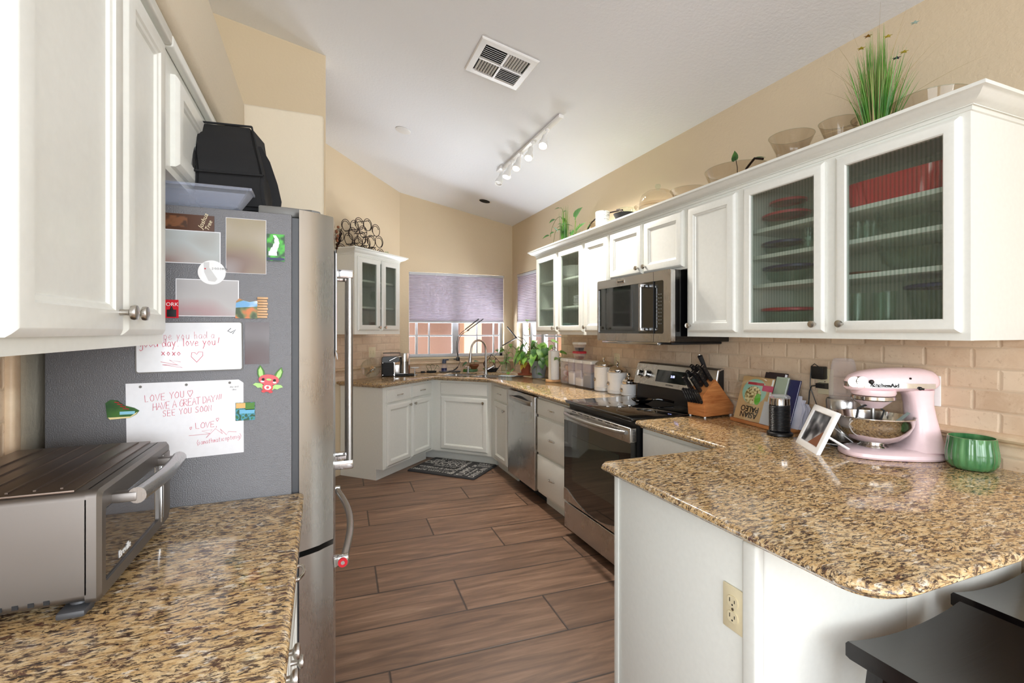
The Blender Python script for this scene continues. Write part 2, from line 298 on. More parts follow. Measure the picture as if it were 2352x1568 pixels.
STK={'A':['0,0 .4,1 .8,0','.18,.4 .62,.4'],'C':['.8,.85 .4,1 .05,.6 .1,.15 .45,0 .8,.15'],'D':['.05,0 .05,1 .5,.9 .75,.5 .5,.1 .05,0'],'E':['.7,1 .05,1 .05,0 .7,0','.05,.5 .6,.5'],'G':['.8,.85 .4,1 .05,.6 .1,.15 .5,0 .8,.2 .8,.45 .5,.45'],'H':['.05,0 .05,1','.7,0 .7,1','.05,.5 .7,.5'],'L':['.05,1 .05,0 .65,0'],'N':['.05,0 .05,1 .7,0 .7,1'],'O':['.4,1 .05,.6 .1,.15 .4,0 .75,.2 .75,.75 .4,1'],'R':['.05,0 .05,1 .6,.85 .6,.6 .05,.5 .7,0'],'S':['.7,.85 .4,1 .1,.8 .25,.55 .65,.4 .65,.1 .35,0 .05,.15'],'T':['0,1 .8,1','.4,1 .4,0'],'U':['.05,1 .1,.15 .4,0 .7,.15 .75,1'],'V':['0,1 .35,0 .75,1'],'Y':['0,1 .4,.5 .8,1','.4,.5 .35,0'],'!':['.5,1 .3,.25'],',':['.2,.1 .1,-.15'],
'~':['.4,.0 .05,.55 .1,.9 .3,.9 .4,.7 .5,.95 .8,.95 .8,.6 .4,0'],'a':['.6,.5 .3,.6 .05,.3 .2,0 .5,.1 .6,.5 .6,0'],'d':['.6,.3 .3,.6 .05,.3 .2,0 .55,.15 .65,1 .65,0'],'e':['.1,.3 .55,.35 .5,.55 .25,.6 .05,.3 .2,0 .6,.1'],'g':['.6,.5 .3,.6 .05,.3 .3,.1 .6,.5 .6,-.3 .3,-.4 .1,-.25'],'h':['.1,1 .1,0','.1,.4 .4,.6 .55,.4 .55,0'],'l':['.2,1 .2,0'],'o':['.3,.6 .05,.3 .3,0 .6,.3 .3,.6'],'p':['.1,.6 .1,-.4','.1,.5 .4,.6 .6,.3 .4,0 .1,.1'],'u':['.05,.6 .1,.1 .35,0 .55,.2 .6,.6 .6,0'],'v':['.05,.6 .3,0 .6,.6'],'x':['.05,.6 .6,0','.6,.6 .05,0'],'y':['.05,.6 .3,.1','.6,.6 .1,-.4'],'m':['.05,0 .05,.6 .25,.55 .3,0','.3,.4 .5,.6 .6,0'],'t':['.3,.9 .3,0 .5,0','.1,.6 .5,.6'],'i':['.25,.6 .25,0'],'c':['.5,.5 .25,.6 .05,.3 .2,0 .5,.1'],'n':['.05,0 .05,.6 .4,.6 .5,0'],'(':['.4,1.1 .1,.5 .4,-.2'],')':['.1,1.1 .4,.5 .1,-.2'],'.':['.2,0 .25,.05'],'s':['.5,.5 .2,.6 .15,.4 .5,.2 .3,0 .05,.1']}
def hand(mb,s,x,z,h,y,r=.0007,slope=0,sp=.95,w=.8):
    # handwriting as thin ribbons of ink on a plane facing -Y
    for ch in s:
        for st in STK.get(ch,[]):
            P=[]
            for q in st.split():
                a,b=map(float,q.split(',')); P.append((x+(a*w+random.uniform(-.03,.03))*h,y,z+slope*(a*w*h)+(b+random.uniform(-.03,.03))*h))
            mb.tube(P,r,5)
        x+=h*w*sp*(.6 if ch in "il!,.() " else 1.0)*(1.0 if ch.isupper() or ch in '~ ' else .85); z+=slope*h*w*sp
    return x
def leaf(mb,base,d,up,L,Wd,fold=.25,droop=.25):
    # heart-shaped leaf blade
    d=Vector(d).normalized(); up=Vector(up); sd=d.cross(up); sd=sd.normalized() if sd.length>1e-5 else d.orthogonal().normalized(); up=sd.cross(d).normalized(); b=Vector(base)
    pr=[(0,.0),(-.08,.28),(.05,.48),(.3,.5),(.6,.34),(.85,.12),(1,0)]
    def P(t,w): return b+d*(t*L)+sd*(w*Wd)+up*(abs(w)*fold*Wd-droop*L*t*t)
    mid=[mb.v(P(max(t,0),0)) for t,w in pr]; 
    for sg in (1,-1):
        e=[mb.v(P(t,w*sg)) for t,w in pr]
        for i in range(len(pr)-1): mb.face((mid[i],e[i],e[i+1],mid[i+1]))
def knob(parent,x,z,y=-.02,mat='nickel'):
    return MB().lathe([(.006,0),(.0055,.010),(.006,.014),(.0135,.018),(.0145,.023),(.0135,.0265),(.006,.028)],(x,y,z),20,Matrix.Rotation(R(90),3,'X')).build('knob',mat,parent)
def pull(parent,x,z,y=-.02,L=.075):
    P=[(x-L/2,y+.001,z-.004),(x-L/2,y-.013,z+.001),(x-L/2+.014,y-.021,z+.003),(x,y-.024,z+.003),(x+L/2-.014,y-.021,z+.003),(x+L/2,y-.013,z+.001),(x+L/2,y+.001,z-.004)]
    mb=MB().tube(P,[.005,.0045,.004,.0045,.004,.0045,.005],10); mb.sphere((x-L/2,y-.006,z),.006,10); mb.sphere((x+L/2,y-.006,z),.006,10)
    return mb.build('handle','nickel',parent)
def inset(poly,ds):
    # offset each edge i (from vertex i to i+1) inwards by ds[i]; polygon is counter-clockwise
    n=len(poly); L=[]
    for i in range(n):
        a=Vector(poly[i]);b=Vector(poly[(i+1)%n]);d=(b-a).normalized();nn=Vector((-d.y,d.x)); L.append((a+nn*ds[i],d))
    out=[]
    for i in range(n):
        p,d=L[i-1]; q,e=L[i]; cr=d.x*e.y-d.y*e.x
        if abs(cr)<1e-6: out.append(tuple(q)); continue
        t=((q-p).x*e.y-(q-p).y*e.x)/cr; out.append(tuple(p+d*t))
    return out
def slab(poly,free,z1=.915,t=.04):
    prof=[(.034,z1-t),(.031,z1-t+.008),(.014,z1-t+.012),(.006,z1-t+.017),(0,z1-t+.023),(0,z1-.011),(.003,z1-.005),(.008,z1-.0015),(.014,z1)]
    mb=MB(); mb.loops([[(x,y,z) for x,y in inset(poly,[p if f else 0 for f in free])] for p,z in prof],True,True); return mb
def arc(cx,cy,r,a0,a1,n=6): return [(cx+r*math.cos(R(a0+(a1-a0)*i/n)),cy+r*math.sin(R(a0+(a1-a0)*i/n))) for i in range(n+1)]
# ======================= ROOM =======================
XR,YB=2.24,5.62; KD=4.78
def cz(x): return 3.165-.198*x
struct(MB().box(-4.2,2.5,-7.2,6.0,-.12,0),'floor','floor')
struct(MB().loops([[(-4.2,y,cz(-4.2)),(2.5,y,cz(2.5)),(2.5,y,cz(2.5)+.15),(-4.2,y,cz(-4.2)+.15)] for y in (-7.2,6.0)],True,True),'ceiling','ceil')
def wallX(x0,x1,y0,y1,holes,name,mat,axis='Y',zt=None):
    # wall slab with rectangular window holes (a0,a1,z0,z1) along axis
    mb=MB(); lo,hi=(y0,y1) if axis=='Y' else (x0,x1)
    def bx(a,b,z0,z1): 
        if b-a<1e-4 or z1-z0<1e-4: return
        (mb.box(x0,x1,a,b,z0,z1) if axis=='Y' else mb.box(a,b,y0,y1,z0,z1))
    top=zt; cur=lo
    for a,b,c,d in sorted(holes):
        bx(cur,a,0,top); bx(a,b,0,c); bx(a,b,d,top); cur=b
    bx(cur,hi,0,top); return mb
def slopewall(mb):
    for v in mb.bm.verts:
        if v.co.z>2.6: v.co.z=cz(v.co.x)+.02
    return mb
W1=(.945,2.13,1.09,2.095); W2=(4.28,5.472,1.09,2.095)
wr=struct(slopewall(wallX(XR,XR+.16,-7.2,6.0,[(-6.1,-2.5,.4,2.6),W2],'','',"Y",3.0)),'wall_right','wall3')
wb=struct(slopewall(wallX(.70,XR,YB,YB+.16,[W1],'','',"X",3.0)),'wall_back','wall')
# diagonal wall
a=.70; e0=(-1.3,-1.3+KD); e1=(YB-KD,YB)
struct(slopewall(MB().prism([e0,e1,(e1[0]-.11,e1[1]+.12),(e0[0]-.11,e0[1]+.12)],0,3.6)),'wall_diagonal','wall')
struct(slopewall(MB().box(-.86,-.70,.45,3.45,0,3.0)),'wall_left','wall2')
struct(slopewall(MB().box(-.70,.026,3.29,3.45,0,3.0)),'wall_pantry','wall')
struct(MB().box(-.70,.012,2.53,3.29,0,2.462,.018,3),'wall_wing','wall2')
struct(slopewall(MB().box(-1.5,-1.34,3.2,5.0,0,3.0)),'wall_light_stop','wall')  # unseen wall added to close the hallway against light leaks
struct(MB().box(-.70,-.33,.45,2.53,2.152,2.462,.022,3),'wall_soffit','wall2')
struct(slopewall(wallX(-4.2,2.24,-7.2,-7.05,[(-3.2,2.0,.3,2.9)],'','',"X",3.0)),'wall_rear','wall2')
struct(slopewall(wallX(-4.2,-4.05,-7.05,3.5,[(-5.7,-1.5,.4,2.8)],'','',"Y",3.0)),'wall_far_left','wall2')
# windows
def window(name,o,u0,u1,z0,z1,depth,vert,axis,flip):
    mb=MB(); f=.035
    def bx(a,b,c,d,y0,y1):
        (mb.box(a,b,y0,y1,c,d,.003) if axis=='X' else mb.box(y0,y1,a,b,c,d,.003))
    y0,y1=depth,depth+.05
    bx(u0,u0+f*.5,z0,z1,y0,y1);bx(u1-f,u1,z0,z1,y0,y1);bx(u0,u1,z0,z0+f,y0,y1);bx(u0,u1,z1-f,z1,y0,y1)
    for u,w in vert: bx(u-w/2,u+w/2,z0+f,z1-f,y0+(.0 if w>.03 else .015),y1-(.0 if w>.03 else .02))
    bx(u0,u1,1.335,1.353,y0+.016,y1-.021)
    r=struct(mb,name,'vinyl'); g=MB()
    (g.box(u0+.01,u1-.01,y0+.022,y0+.028,z0+.01,z1-.01) if axis=='X' else g.box(y0+.022,y0+.028,u0+.01,u1-.01,z0+.01,z1-.01))
    g.build('pane','winglass',r); return r
w1=window('window_1',None,*W1[:2],*W1[2:],YB+.07,[(1.05,.03),(1.2,.02),(1.52,.075),(1.8,.02),(2.02,.02)],'X',1)
w2=window('window_2',None,*W2[:2],*W2[2:],XR+.07,[(4.6,.02),(4.88,.07),(5.19,.05)],'Y',1)
struct(MB().box(W1[0]-.02,W1[1]+.02,YB-.025,YB+.07,1.066,1.09,.006),'trim_1','wall')
struct(MB().box(XR-.025,XR+.07,W2[0]-.02,W2[1],1.066,1.09,.006),'trim_2','wall')
# backsplashes (parts of their walls)
MB().box(XR-.012,XR,-.2,4.27,.915,1.385,.0).build('backsplash','tileR',wr)
MB().box(XR-.012,XR,4.27,YB-.012,.915,1.045).build('backsplash','tileR',wr)
MB().box(.86,XR,YB-.012,YB,.915,1.045).build('backsplash','tileW',wb)
def rail(mb,ax,a,b,c):
    # half-round stone rail with a fillet below, running along the wall
    pr=[(0,0),(.010,.001),(.012,.006),(.009,.009),(.012,.012),(.022,.016),(.027,.024),(.025,.034),(.016,.041),(0,.043)]
    f=(lambda t,d,z:(c-d,t,z)) if ax=='Y' else (lambda t,d,z:(t,c-d,z))
    return mb.loops([[f(t,d,.998+z) for d,z in pr] for t in (a,b)],True,True)
rail(MB(),'Y',-.2,YB-.03,XR-.012).build('chair_rail','stone',wr)
MB().box(XR-.028,XR-.0,-.2,.862,1.385,1.412,.009,3).build('tile_cap','stone',wr)
rail(MB(),'X',.88,XR-.03,YB-.012).build('chair_rail','stone',wb)
wd=D.objects['wall_diagonal']
o=MB().box(.02,1.18,-.012,0,.915,1.385).build('backsplash','tileD',wd,loc=(0,KD,0)); o.rotation_euler=(0,0,R(45))
pr=[(0,0),(.010,.001),(.012,.006),(.009,.009),(.012,.012),(.022,.016),(.027,.024),(.025,.034),(.016,.041),(0,.043)]
o=MB().loops([[(t,-.012-d,.998+z) for d,z in pr] for t in (.02,1.16)],True,True).build('chair_rail','stone',wd,loc=(0,KD,0)); o.rotation_euler=(0,0,R(45))
wl=D.objects['wall_left']
MB().box(-.70,-.688,.45,1.50,.915,1.375).build('backsplash','tileR',wl)
MB().box(-.70,-.672,1.48,1.515,.915,1.375,.008,3).build('tile_edge','stone',wl)
# patio outside
struct(MB().box(-2,7,6.0,9.5,-.12,-.02),'patio_floor','patio')
struct(MB().box(2.5,7,3,6.0,-.12,-.02),'patio_floor','patio')
struct(MB().box(-2,7,8.2,8.4,0,2.1),'patio_wall','stucco'); struct(MB().box(3.7,3.9,2.5,7.2,0,3.2),'patio_wall','stucco2')
struct(MB().box(2.02,2.30,7.05,7.3,0,3.2),'patio_column','stucco2')
struct(MB().box(-1.,4.4,7.2,7.35,2.35,3.3),'patio_beam','stucco')
# ======================= CABINETS =======================
def base_cab(label,w,loc,rz,depth=.6,toe=True,name='base_cabinet',body=None):
    t=thing(name,label,'cabinet',loc,rz); mb=MB()
    mb.box(0,w,0,depth,.105,.873); t0=MB().box(.0,w,.075,depth,0,.105)
    mb.build('body','paint',t); t0.build('toe_kick','paint',t); return t
def door(t,x0,x1,z0,z1,kx=None,kz=None,w=.05,glass=False,name='door'):
    d=MB().door(x0,x1,z0,z1,w,0,.02,glass).build(name,'paint',t,ang=25)
    if glass: MB().box(x0+w-.003,x1-w+.003,-.011,-.006,z0+w-.003,z1-w+.003).build('glass_pane','reed',d)
    if kx is not None: knob(d,kx,kz)
    return d
def drawer(t,x0,x1,z0,z1,h=True,kn=None):
    d=MB().door(x0,x1,z0,z1,flatp=True).build('drawer','paint',t,ang=25)
    if h: pull(d,(x0+x1)/2,(z0+z1)/2)
    if kn: knob(d,*kn)
    return d
FX=1.63
t=base_cab('narrow white base cabinet with one drawer between sink cabinet and dishwasher',.53,(FX,4.67,0),R(-90))
drawer(t,.125,.475,.722,.853); door(t,.125,.475,.125,.700,.435,.64)
t=base_cab('white base cabinet with three stacked drawers between dishwasher and stove',.565,(FX,3.52,0),R(-90))
drawer(t,.015,.55,.733,.860); drawer(t,.015,.55,.430,.712); drawer(t,.015,.55,.130,.412)
t=base_cab('white base cabinet with drawer right of the stove, partly behind the peninsula',.61,(FX,2.165,0),R(-90))
drawer(t,.02,.59,.70,.853); door(t,.02,.59,.125,.68,.06,.62)
t=thing('base_cabinet','white sink base cabinet set diagonally in the corner with one wide door','cabinet',(1.12,5.18,0),R(-45))
inv=(Matrix.Translation((1.12,5.18,0))@Matrix.Rotation(R(-45),4,'Z')).inverted()
m=MB(inv); m.prism([(1.12,5.18),(1.63,4.67),(1.64,4.672),(2.21,4.672),(2.21,5.59),(.87,5.59),(.79,5.515)],.105,.70); 
m.prism([(1.12,5.18),(1.63,4.67),(1.66,4.70),(1.15,5.21)],.70,.873); m.build('body','paint',t)
MB(inv).prism([(1.173,5.233),(1.70,4.706),(2.2,4.706),(2.2,5.58),(.9,5.58),(.85,5.55)],0,.105).build('toe_kick','paint',t)
drawer(t,.12,.68,.722,.850,False).name='false_drawer_front'; door(t,.12,.68,.135,.700,.64,.655)
t=base_cab('white base cabinet with two drawers and two doors under the coffee machine',.834,(.53,4.59,0),R(45),.505)
drawer(t,.05,.422,.722,.845); drawer(t,.452,.80,.722,.845); door(t,.05,.422,.125,.700,.395,.665); door(t,.452,.80,.125,.700,.48,.665)
# left base under the toaster oven
t=base_cab('white base cabinet under the left worktop beside the fridge',.82,(-.085,.735,0),R(90),.6)
door(t,.02,.225,.125,.853,.19,.79); door(t,.235,.42,.125,.853,.265,.79); drawer(t,.44,.80,.70,.853); door(t,.44,.80,.125,.68,.47,.64)
# peninsula base
t=thing('peninsula_cabinet','long white panelled peninsula base under the breakfast bar','cabinet',(1.0,.88,0))
MB().box(.0,.60,.0,.61,.0,.873,.002).build('end_panel','paint',t)
MB().box(.60,1.225,.0,.655,.0,.873).build('body','paint',t)
MB().box(-.012,.02,-.012,.035,0,.873,.009,3).build('corner_post','paint',t)
MB().box(-.004,.0,.585,.612,.0,.873,.002).build('edge_trim','paint',t)
MB().box(.02,1.225,-.006,0,.0,.09,.003).build('base_board','paint',t)
# uppers right
def upper(label,w,z0,z1,loc,rz,depth,hollow=False,shelves=(),div=None,name='wall_cabinet'):
    t=thing(name,label,'cabinet',loc,rz)
    if not hollow: MB().box(0,w,0,depth,z0,z1).build('body','paint',t); return t
    m=MB(); th=.018
    m.box(0,th,.018,depth,z0,z1).box(w-th,w,.018,depth,z0,z1).box(th,w-th,.018,depth,z0,z0+.03).box(th,w-th,.018,depth,z1-th,z1)
    m.box(-.0,.04,-.001,.018,z0-.0005,z1+.0005).box(w-.04,w,-.001,.018,z0-.0005,z1+.0005).box(.04,w-.04,-.0009,.018,z0-.0004,z0+.05).box(.04,w-.04,-.0009,.018,z1-.06,z1+.0004)
    if div: m.box(div-.025,div+.025,-.0009,.02,z0+.05,z1-.06)
    m.build('body','paint',t); MB().box(th,w-th,depth-.008,depth,z0+.03,z1-th).build('back_panel','paint_in',t)
    for z in shelves: MB().box(th,w-th,.03,depth-.008,z-.009,z+.009,.002).build('shelf','shelf',t)
    return t
UX=1.895; ZU0,ZU1=1.37,2.105; UD=.34
SH=(1.612,1.748,1.873)
tA=upper('white wall cabinet with two reeded glass doors beside the corner window',.905,ZU0,ZU1,(UX,4.14,0),R(-90),UD,True,(1.60,1.84),.463)
door(tA,.035,.445,1.395,2.078,.415,1.425,glass=True); door(tA,.482,.885,1.395,2.078,.515,1.425,glass=True)
t=upper('narrow white wall cabinet with solid door left of the microwave',.350,ZU0,ZU1,(UX,3.235,0),R(-90),UD); door(t,.018,.335,1.395,2.078,.045,1.43)
t=upper('short white wall cabinet with two doors above the microwave',.765,1.748,ZU1,(UX,2.885,0),R(-90),UD); door(t,.015,.375,1.762,2.078,.345,1.80); door(t,.392,.742,1.762,2.078,.42,1.80)
t=upper('tall white wall cabinet with one solid door right of the microwave',.372,ZU0,ZU1,(UX,2.12,0),R(-90),UD); door(t,.016,.345,1.395,2.078,.045,1.43)
tE=upper('large white wall cabinet with two reeded glass doors above the stand mixer',.882,ZU0,ZU1,(UX,1.748,0),R(-90),UD,True,SH,.443)
door(tE,.020,.420,1.395,2.082,.385,1.428,.044,glass=True); door(tE,.463,.860,1.395,2.082,.495,1.428,.044,glass=True)
CP=[(0,2.092),(.005,2.094),(.006,2.106),(.012,2.109),(.022,2.113),(.040,2.122),(.050,2.132),(.056,2.137),(.064,2.139),(.064,2.150),(.050,2.150),(.012,2.150),(.012,2.106)]
def crown(poly,free,label,loc=(0,0,0)):
    mb=MB(); mb.loops([[(x,y,z) for x,y in inset(poly,[-p if f else 0 for f in free])] for p,z in CP]); o=mb.build('crown_molding','paint'); tag(o,label,'molding'); return o
crown([(UX,.866),(2.235,.866),(2.235,4.14),(UX,4.14)],[1,0,1,1],'long white crown molding along the tops of the right wall cabinets')
# diagonal upper
tG=upper('white corner wall cabinet with two reeded glass doors under the wine rack',.665,ZU0,ZU1,(.275,4.515,0),R(45),.375,True,(1.62,1.868),.335)
door(tG,.035,.335,1.405,2.078,.31,1.437,glass=True); door(tG,.372,.632,1.405,2.078,.395,1.437,glass=True)
r2=math.sqrt(.5); q=lambda a,b:(.275+a*r2-b*r2,4.515+a*r2+b*r2)
crown([q(0,0),q(.665,0),q(.665,.37),q(0,.37)],[1,1,0,1],'short white crown molding on the corner cabinet below the wine rack')
# left uppers
t=thing('wall_cabinet','large white wall cabinet with two panelled doors above the toaster oven','cabinet',(-.37,.45,0),R(90))
MB().box(0,.99,0,.325,1.368,2.15).build('body','paint',t); door(t,.322,.682,1.392,2.10,.655,1.435); door(t,.690,.948,1.392,2.10,.715,1.435)
MB().box(0,.99,-.022,0,2.118,2.15,.006,3).build('top_trim','paint',t)
t=thing('wall_cabinet','short white wall cabinet above the fridge behind the black bag','cabinet',(-.37,1.442,0),R(90))
MB().box(0,1.08,0,.325,1.815,2.15).build('body','paint',t); door(t,.065,.545,1.835,2.078); door(t,.555,1.03,1.835,2.078)
MB().box(0,1.08,-.022,0,2.118,2.15,.006,3).build('top_trim','paint',t)
# ======================= WORKTOPS =======================
def cut(o,boxes):
    # cut basins out of a worktop, keep the evaluated mesh
    for bx in boxes:
        c=bx.build('cutter','steel'); md=o.modifiers.new('b','BOOLEAN'); md.object=c; md.operation='DIFFERENCE'; md.solver='EXACT'; bpy.context.view_layer.update()
        me=D.meshes.new_from_object(o.evaluated_get(bpy.context.evaluated_depsgraph_get())); o.modifiers.clear(); o.data=me; D.objects.remove(c)
sinkM=Matrix.Translation((1.585,5.085,0))@Matrix.Rotation(R(-45),4,'Z')
far=slab([(.515,4.505),(1.125,5.075),(1.58,4.62),(1.58,2.947),(XR-.012,2.947),(XR-.012,YB-.012),(.838,YB-.012),(.135,4.905)],[1,1,1,0,0,0,0,1]).build('worktop','granite')
for h in far.data.polygons: pass
tag(far,'speckled brown granite worktop running round the sink corner to the stove','worktop')
cut(far,[MB(sinkM).box(-.37,-.01,-.20,.20,.80,1.0,.03,3),MB(sinkM).box(.01,.37,-.20,.20,.80,1.0,.03,3)])
rest=[(1.58,2.165),(1.58,1.542)]+[(.982,1.542),(.952,1.510)]+arc(1.055,.665,.103,180,270,8)+[(XR-.0,.562),(XR-.0,.866),(XR-.012,.866),(XR-.012,2.165)]
rest=rest; n_=len(rest); fr=[1]*n_; fr[-1]=0; fr[-2]=0; fr[-3]=0; fr[-4]=0
o=slab(rest,fr).build('worktop','granite'); tag(o,'large speckled brown granite peninsula worktop carrying the pink mixer','worktop')
o=slab([(-.688,.705),(-.085,.705),(-.047,.745),(-.047,1.568),(-.688,1.568)],[1,1,1,0,0]).build('worktop','granite'); tag(o,'speckled granite worktop under the toaster oven, left of the fridge','worktop')
# sink
t=thing('kitchen_sink','double bowl stainless sink set in the diagonal corner worktop','sink',sinkM.to_translation(),R(-45))
for a,b in ((-.37,-.01),(.01,.37)):
    m=MB(); 
    def rr(x0,x1,y0,y1,z,r=.03): return [(x,y,z) for x,y in arc(x1-r,y1-r,r,0,90,3)+arc(x0+r,y1-r,r,90,180,3)+arc(x0+r,y0+r,r,180,270,3)+arc(x1-r,y0+r,r,270,360,3)]
    m.loops([rr(a-.0,b+.0,-.2,.2,.905),rr(a+.0,b-.0,-.2,.2,.90),rr(a+.012,b-.012,-.188,.188,.74),rr(a+.03,b-.03,-.17,.17,.725)],False,True)
    m.lathe([(.04,.0),(.04,.004),(.02,.003),(.001,.002)],((a+b)/2,0,.726),16)
    m.build('basin','steel',t)
def rrect(x0,x1,y0,y1,r,n=4): return arc(x1-r,y1-r,r,0,90,n)+arc(x0+r,y1-r,r,90,180,n)+arc(x0+r,y0+r,r,180,270,n)+arc(x1-r,y0+r,r,270,360,n)
# faucet
t=thing('faucet','tall gooseneck pull-down faucet in brushed steel at the corner sink','faucet',(1.69,5.03,.915),R(0))
m=MB(); m.lathe([(.028,0),(.028,.006),(.022,.012),(.018,.05),(.016,.07)],(0,0,0)); P=[(0,0,.05),(0,0,.27)]
P+=[(-.10+.10*math.cos(R(a)),-.05+.05*math.cos(R(a)),.28+.105*math.sin(R(a))) for a in range(0,181,15)]; P+=[(-.207,-.103,.24)]
m.tube(P,.0115,14).build('spout','steelh',t)
MB().cyl((-.206,-.103,.245),(-.216,-.108,.15),.016,.021,20).build('spray_head','steelh',t)
MB().tube([(.02,0,.06),(.045,-.01,.075),(.09,-.02,.10)],[.009,.007,.005],10).build('lever','steelh',t)
t=thing('soap_pump','small steel soap pump standing on the sink deck','dispenser',(1.56,5.28,.915))
MB().lathe([(.02,0),(.02,.006),(.012,.012),(.011,.06),(.014,.062),(.014,.075),(.006,.08)]).build('pump_body','steelh',t); MB().tube([(0,0,.075),(-.02,-.01,.082),(-.05,-.03,.078)],.005,8).build('nozzle','steelh',t)
# ======================= DISHWASHER =======================
t=thing('dishwasher','stainless dishwasher with curved bar handle left of the drawer stack','dishwasher',(1.632,4.135,0),R(-90))
MB().box(.0,.605,.02,.58,.105,.865).build('tub','dgrey',t)
d=MB().box(.004,.601,-.030,.02,.105,.868,.006,3).build('door','steel',t)
P=[(.06+.485*i/20,-.032-.040*math.sin(PI*i/20)**.55,.800+.010*math.sin(PI*i/20)) for i in range(21)]
m=MB(); m.loops([[(x,y+.009*math.cos(2*PI*k/10),z+.019*math.sin(2*PI*k/10)) for k in range(10)] for x,y,z in P],True,True); m.build('handle','steelh',d)
MB().loops([[(x,-.0305-q_,.800+.010*math.sin(PI*i/20)+.03*math.sin(PI*i/20)*sg) for i,(x,y,z) in enumerate(P) for sg in (1,)]+[(x,-.0305-q_,.800-.0) for x,y,z in P[::-1]] for q_ in (0,.0006)],True,True).build('handle_recess','dgrey',d)
MB().box(.28,.33,-.0315,-.030,.30,.315).build('badge','nickel',d)
MB().box(.01,.595,.085,.10,.0,.104).build('kick_plate','blackm',t)
# ======================= RANGE =======================
t=thing('stove','stainless electric range with black glass cooktop and oven window','oven',(1.60,2.942,0),R(-90)); w=.765
MB().box(.002,w-.002,-.0,.62,.03,.902).build('body','blackp',t)
c=MB().box(0,w,-.036,.565,.906,.926,.006,3).build('cooktop','black',t)
for x,y,r in ((.20,.14,.10),(.57,.14,.115),(.20,.40,.09),(.57,.41,.085)):
    MB().loops([[(x+rr_*math.cos(2*PI*i/48),y+rr_*math.sin(2*PI*i/48),.9264) for i in range(48)] for rr_ in (r,r+.0016)]).build('burner_ring','mgrey',c)
TB=MB().box(0,w,-.045,-.002,.79,.872,.005,3)
m=MB()
def zc(x): u=(x-w/2)/(w/2-.045); return .325-.075*(1-u*u) if abs(u)<1 else .325
xs=[0.0]+[.045+(w-.09)*i/24 for i in range(25)]+[w]
fr_=[(x,-.045,zc(x)) for x in xs]; bt=[(x,-.045,.245) for x in xs]; frb=[(x,-.004,zc(x)) for x in xs]; btb=[(x,-.004,.245) for x in xs]
m.loops([fr_,bt,btb,frb,fr_],closed=False)
dr=m.build('oven_door','steel',t); TB.build('door_top_band','steel',dr)
m=MB(); m.loops([[(x,-.041,zc(x)-.004) for x in xs],[(x,-.041,.795) for x in xs]],closed=False); m.loops([[(x,-.004,.25) for x in xs],[(x,-.004,.795) for x in xs]],closed=False); m.box(0,.004,-.042,-.004,.25,.795).box(w-.004,w,-.042,-.004,.25,.795); m.build('oven_window','ovenglass',dr)
MB().box(.11,w-.11,-.0425,-.041,.40,.70,.0).build('window_mesh',flat('oven_inner_glass',rgb(40,48,42),.05,coat=1),dr)
P=[(.035+.695*i/16,-.052-.05*math.sin(PI*i/16)**.5,.842) for i in range(17)]; MB().tube(P,.012,12).build('handle','steelh',dr)
for k in range(7): MB().box(.12+.08*k,.17+.08*k,-.0455,-.04,.862,.867).build('vent_slot','blackm',dr)
for k in range(8): MB().box(w-.0005,w+.0008,-.03,-.012,.80+.008*k,.804+.008*k).build('side_slot','blackm',dr)
MB().box(0,w,-.042,-.002,.058,.232,.005,3).build('storage_drawer','steel',t)
# control panel
m=MB(); pr=[(.555,.905),(.565,1.015),(.535,1.022),(.575,1.168),(.59,1.175),(.622,1.175),(.622,.905)]
m.loops([[(x,y,z) for y,z in pr] for x in (0.004,w-.004)],True,True); cp=m.build('control_panel','blackp',t)
def onp(x,z,dy=0): return (x,.535+.04*(z-1.022)/.146-dy,z)   # on the sloping steel fascia
m=MB(); m.loops([[onp(x,1.024,dd),onp(x,1.166,dd),(x,.622,1.178 if dd else 1.172),(x,.622,1.172),onp(x,1.16,-.006),onp(x,1.024,-.004)] for x,dd in ((0.0,.004),(w,.004))],True,True); fa=m.build('fascia','steel',cp)
m=MB(); m.loops([[onp(x,z,.0055) for x,z in ((.235,1.055),(.535,1.055),(.535,1.135),(.235,1.135))],[onp(x,z,-.002) for x,z in ((.235,1.055),(.535,1.055),(.535,1.135),(.235,1.135))]],True,True).build('display_panel','black',fa)
text('3:18','clock_digits','display',fa,.022,onp(.40,1.098,.0065),(R(90-15.3),0,0))
text('KITCHENAID','brand_mark','blackp',fa,.014,onp(.385,1.040,.0046),(R(90-15.3),0,0),sx=.9)
for x in (.06,.145,.62,.705):
    c0=Vector(onp(x,1.095,.004)); nn=Vector((0,-.964,.264)); k=MB().cyl(c0,c0+nn*.006,.031,.030,24).cyl(c0+nn*.006,c0+nn*.030,.024,.021,24); 
    k.build('knob','chrome',fa); MB().loops([[tuple(c0+nn*d+Vector((sx_*.005,0,0))+Vector((0,.264,.964))*sz_*.02) for sx_,sz_ in ((-1,-1),(1,-1),(1,1),(-1,1))] for d in (.028,.037)],True,True).build('knob_grip','nickel',fa)
MB().loops([[(x,.545,1.02),(x,.575,1.17),(x,.62,1.178),(x,.62,1.172),(x,.58,1.163),(x,.552,1.02)] for x in (w-.002,w+.004)],True,True).build('end_trim','chrome',cp)
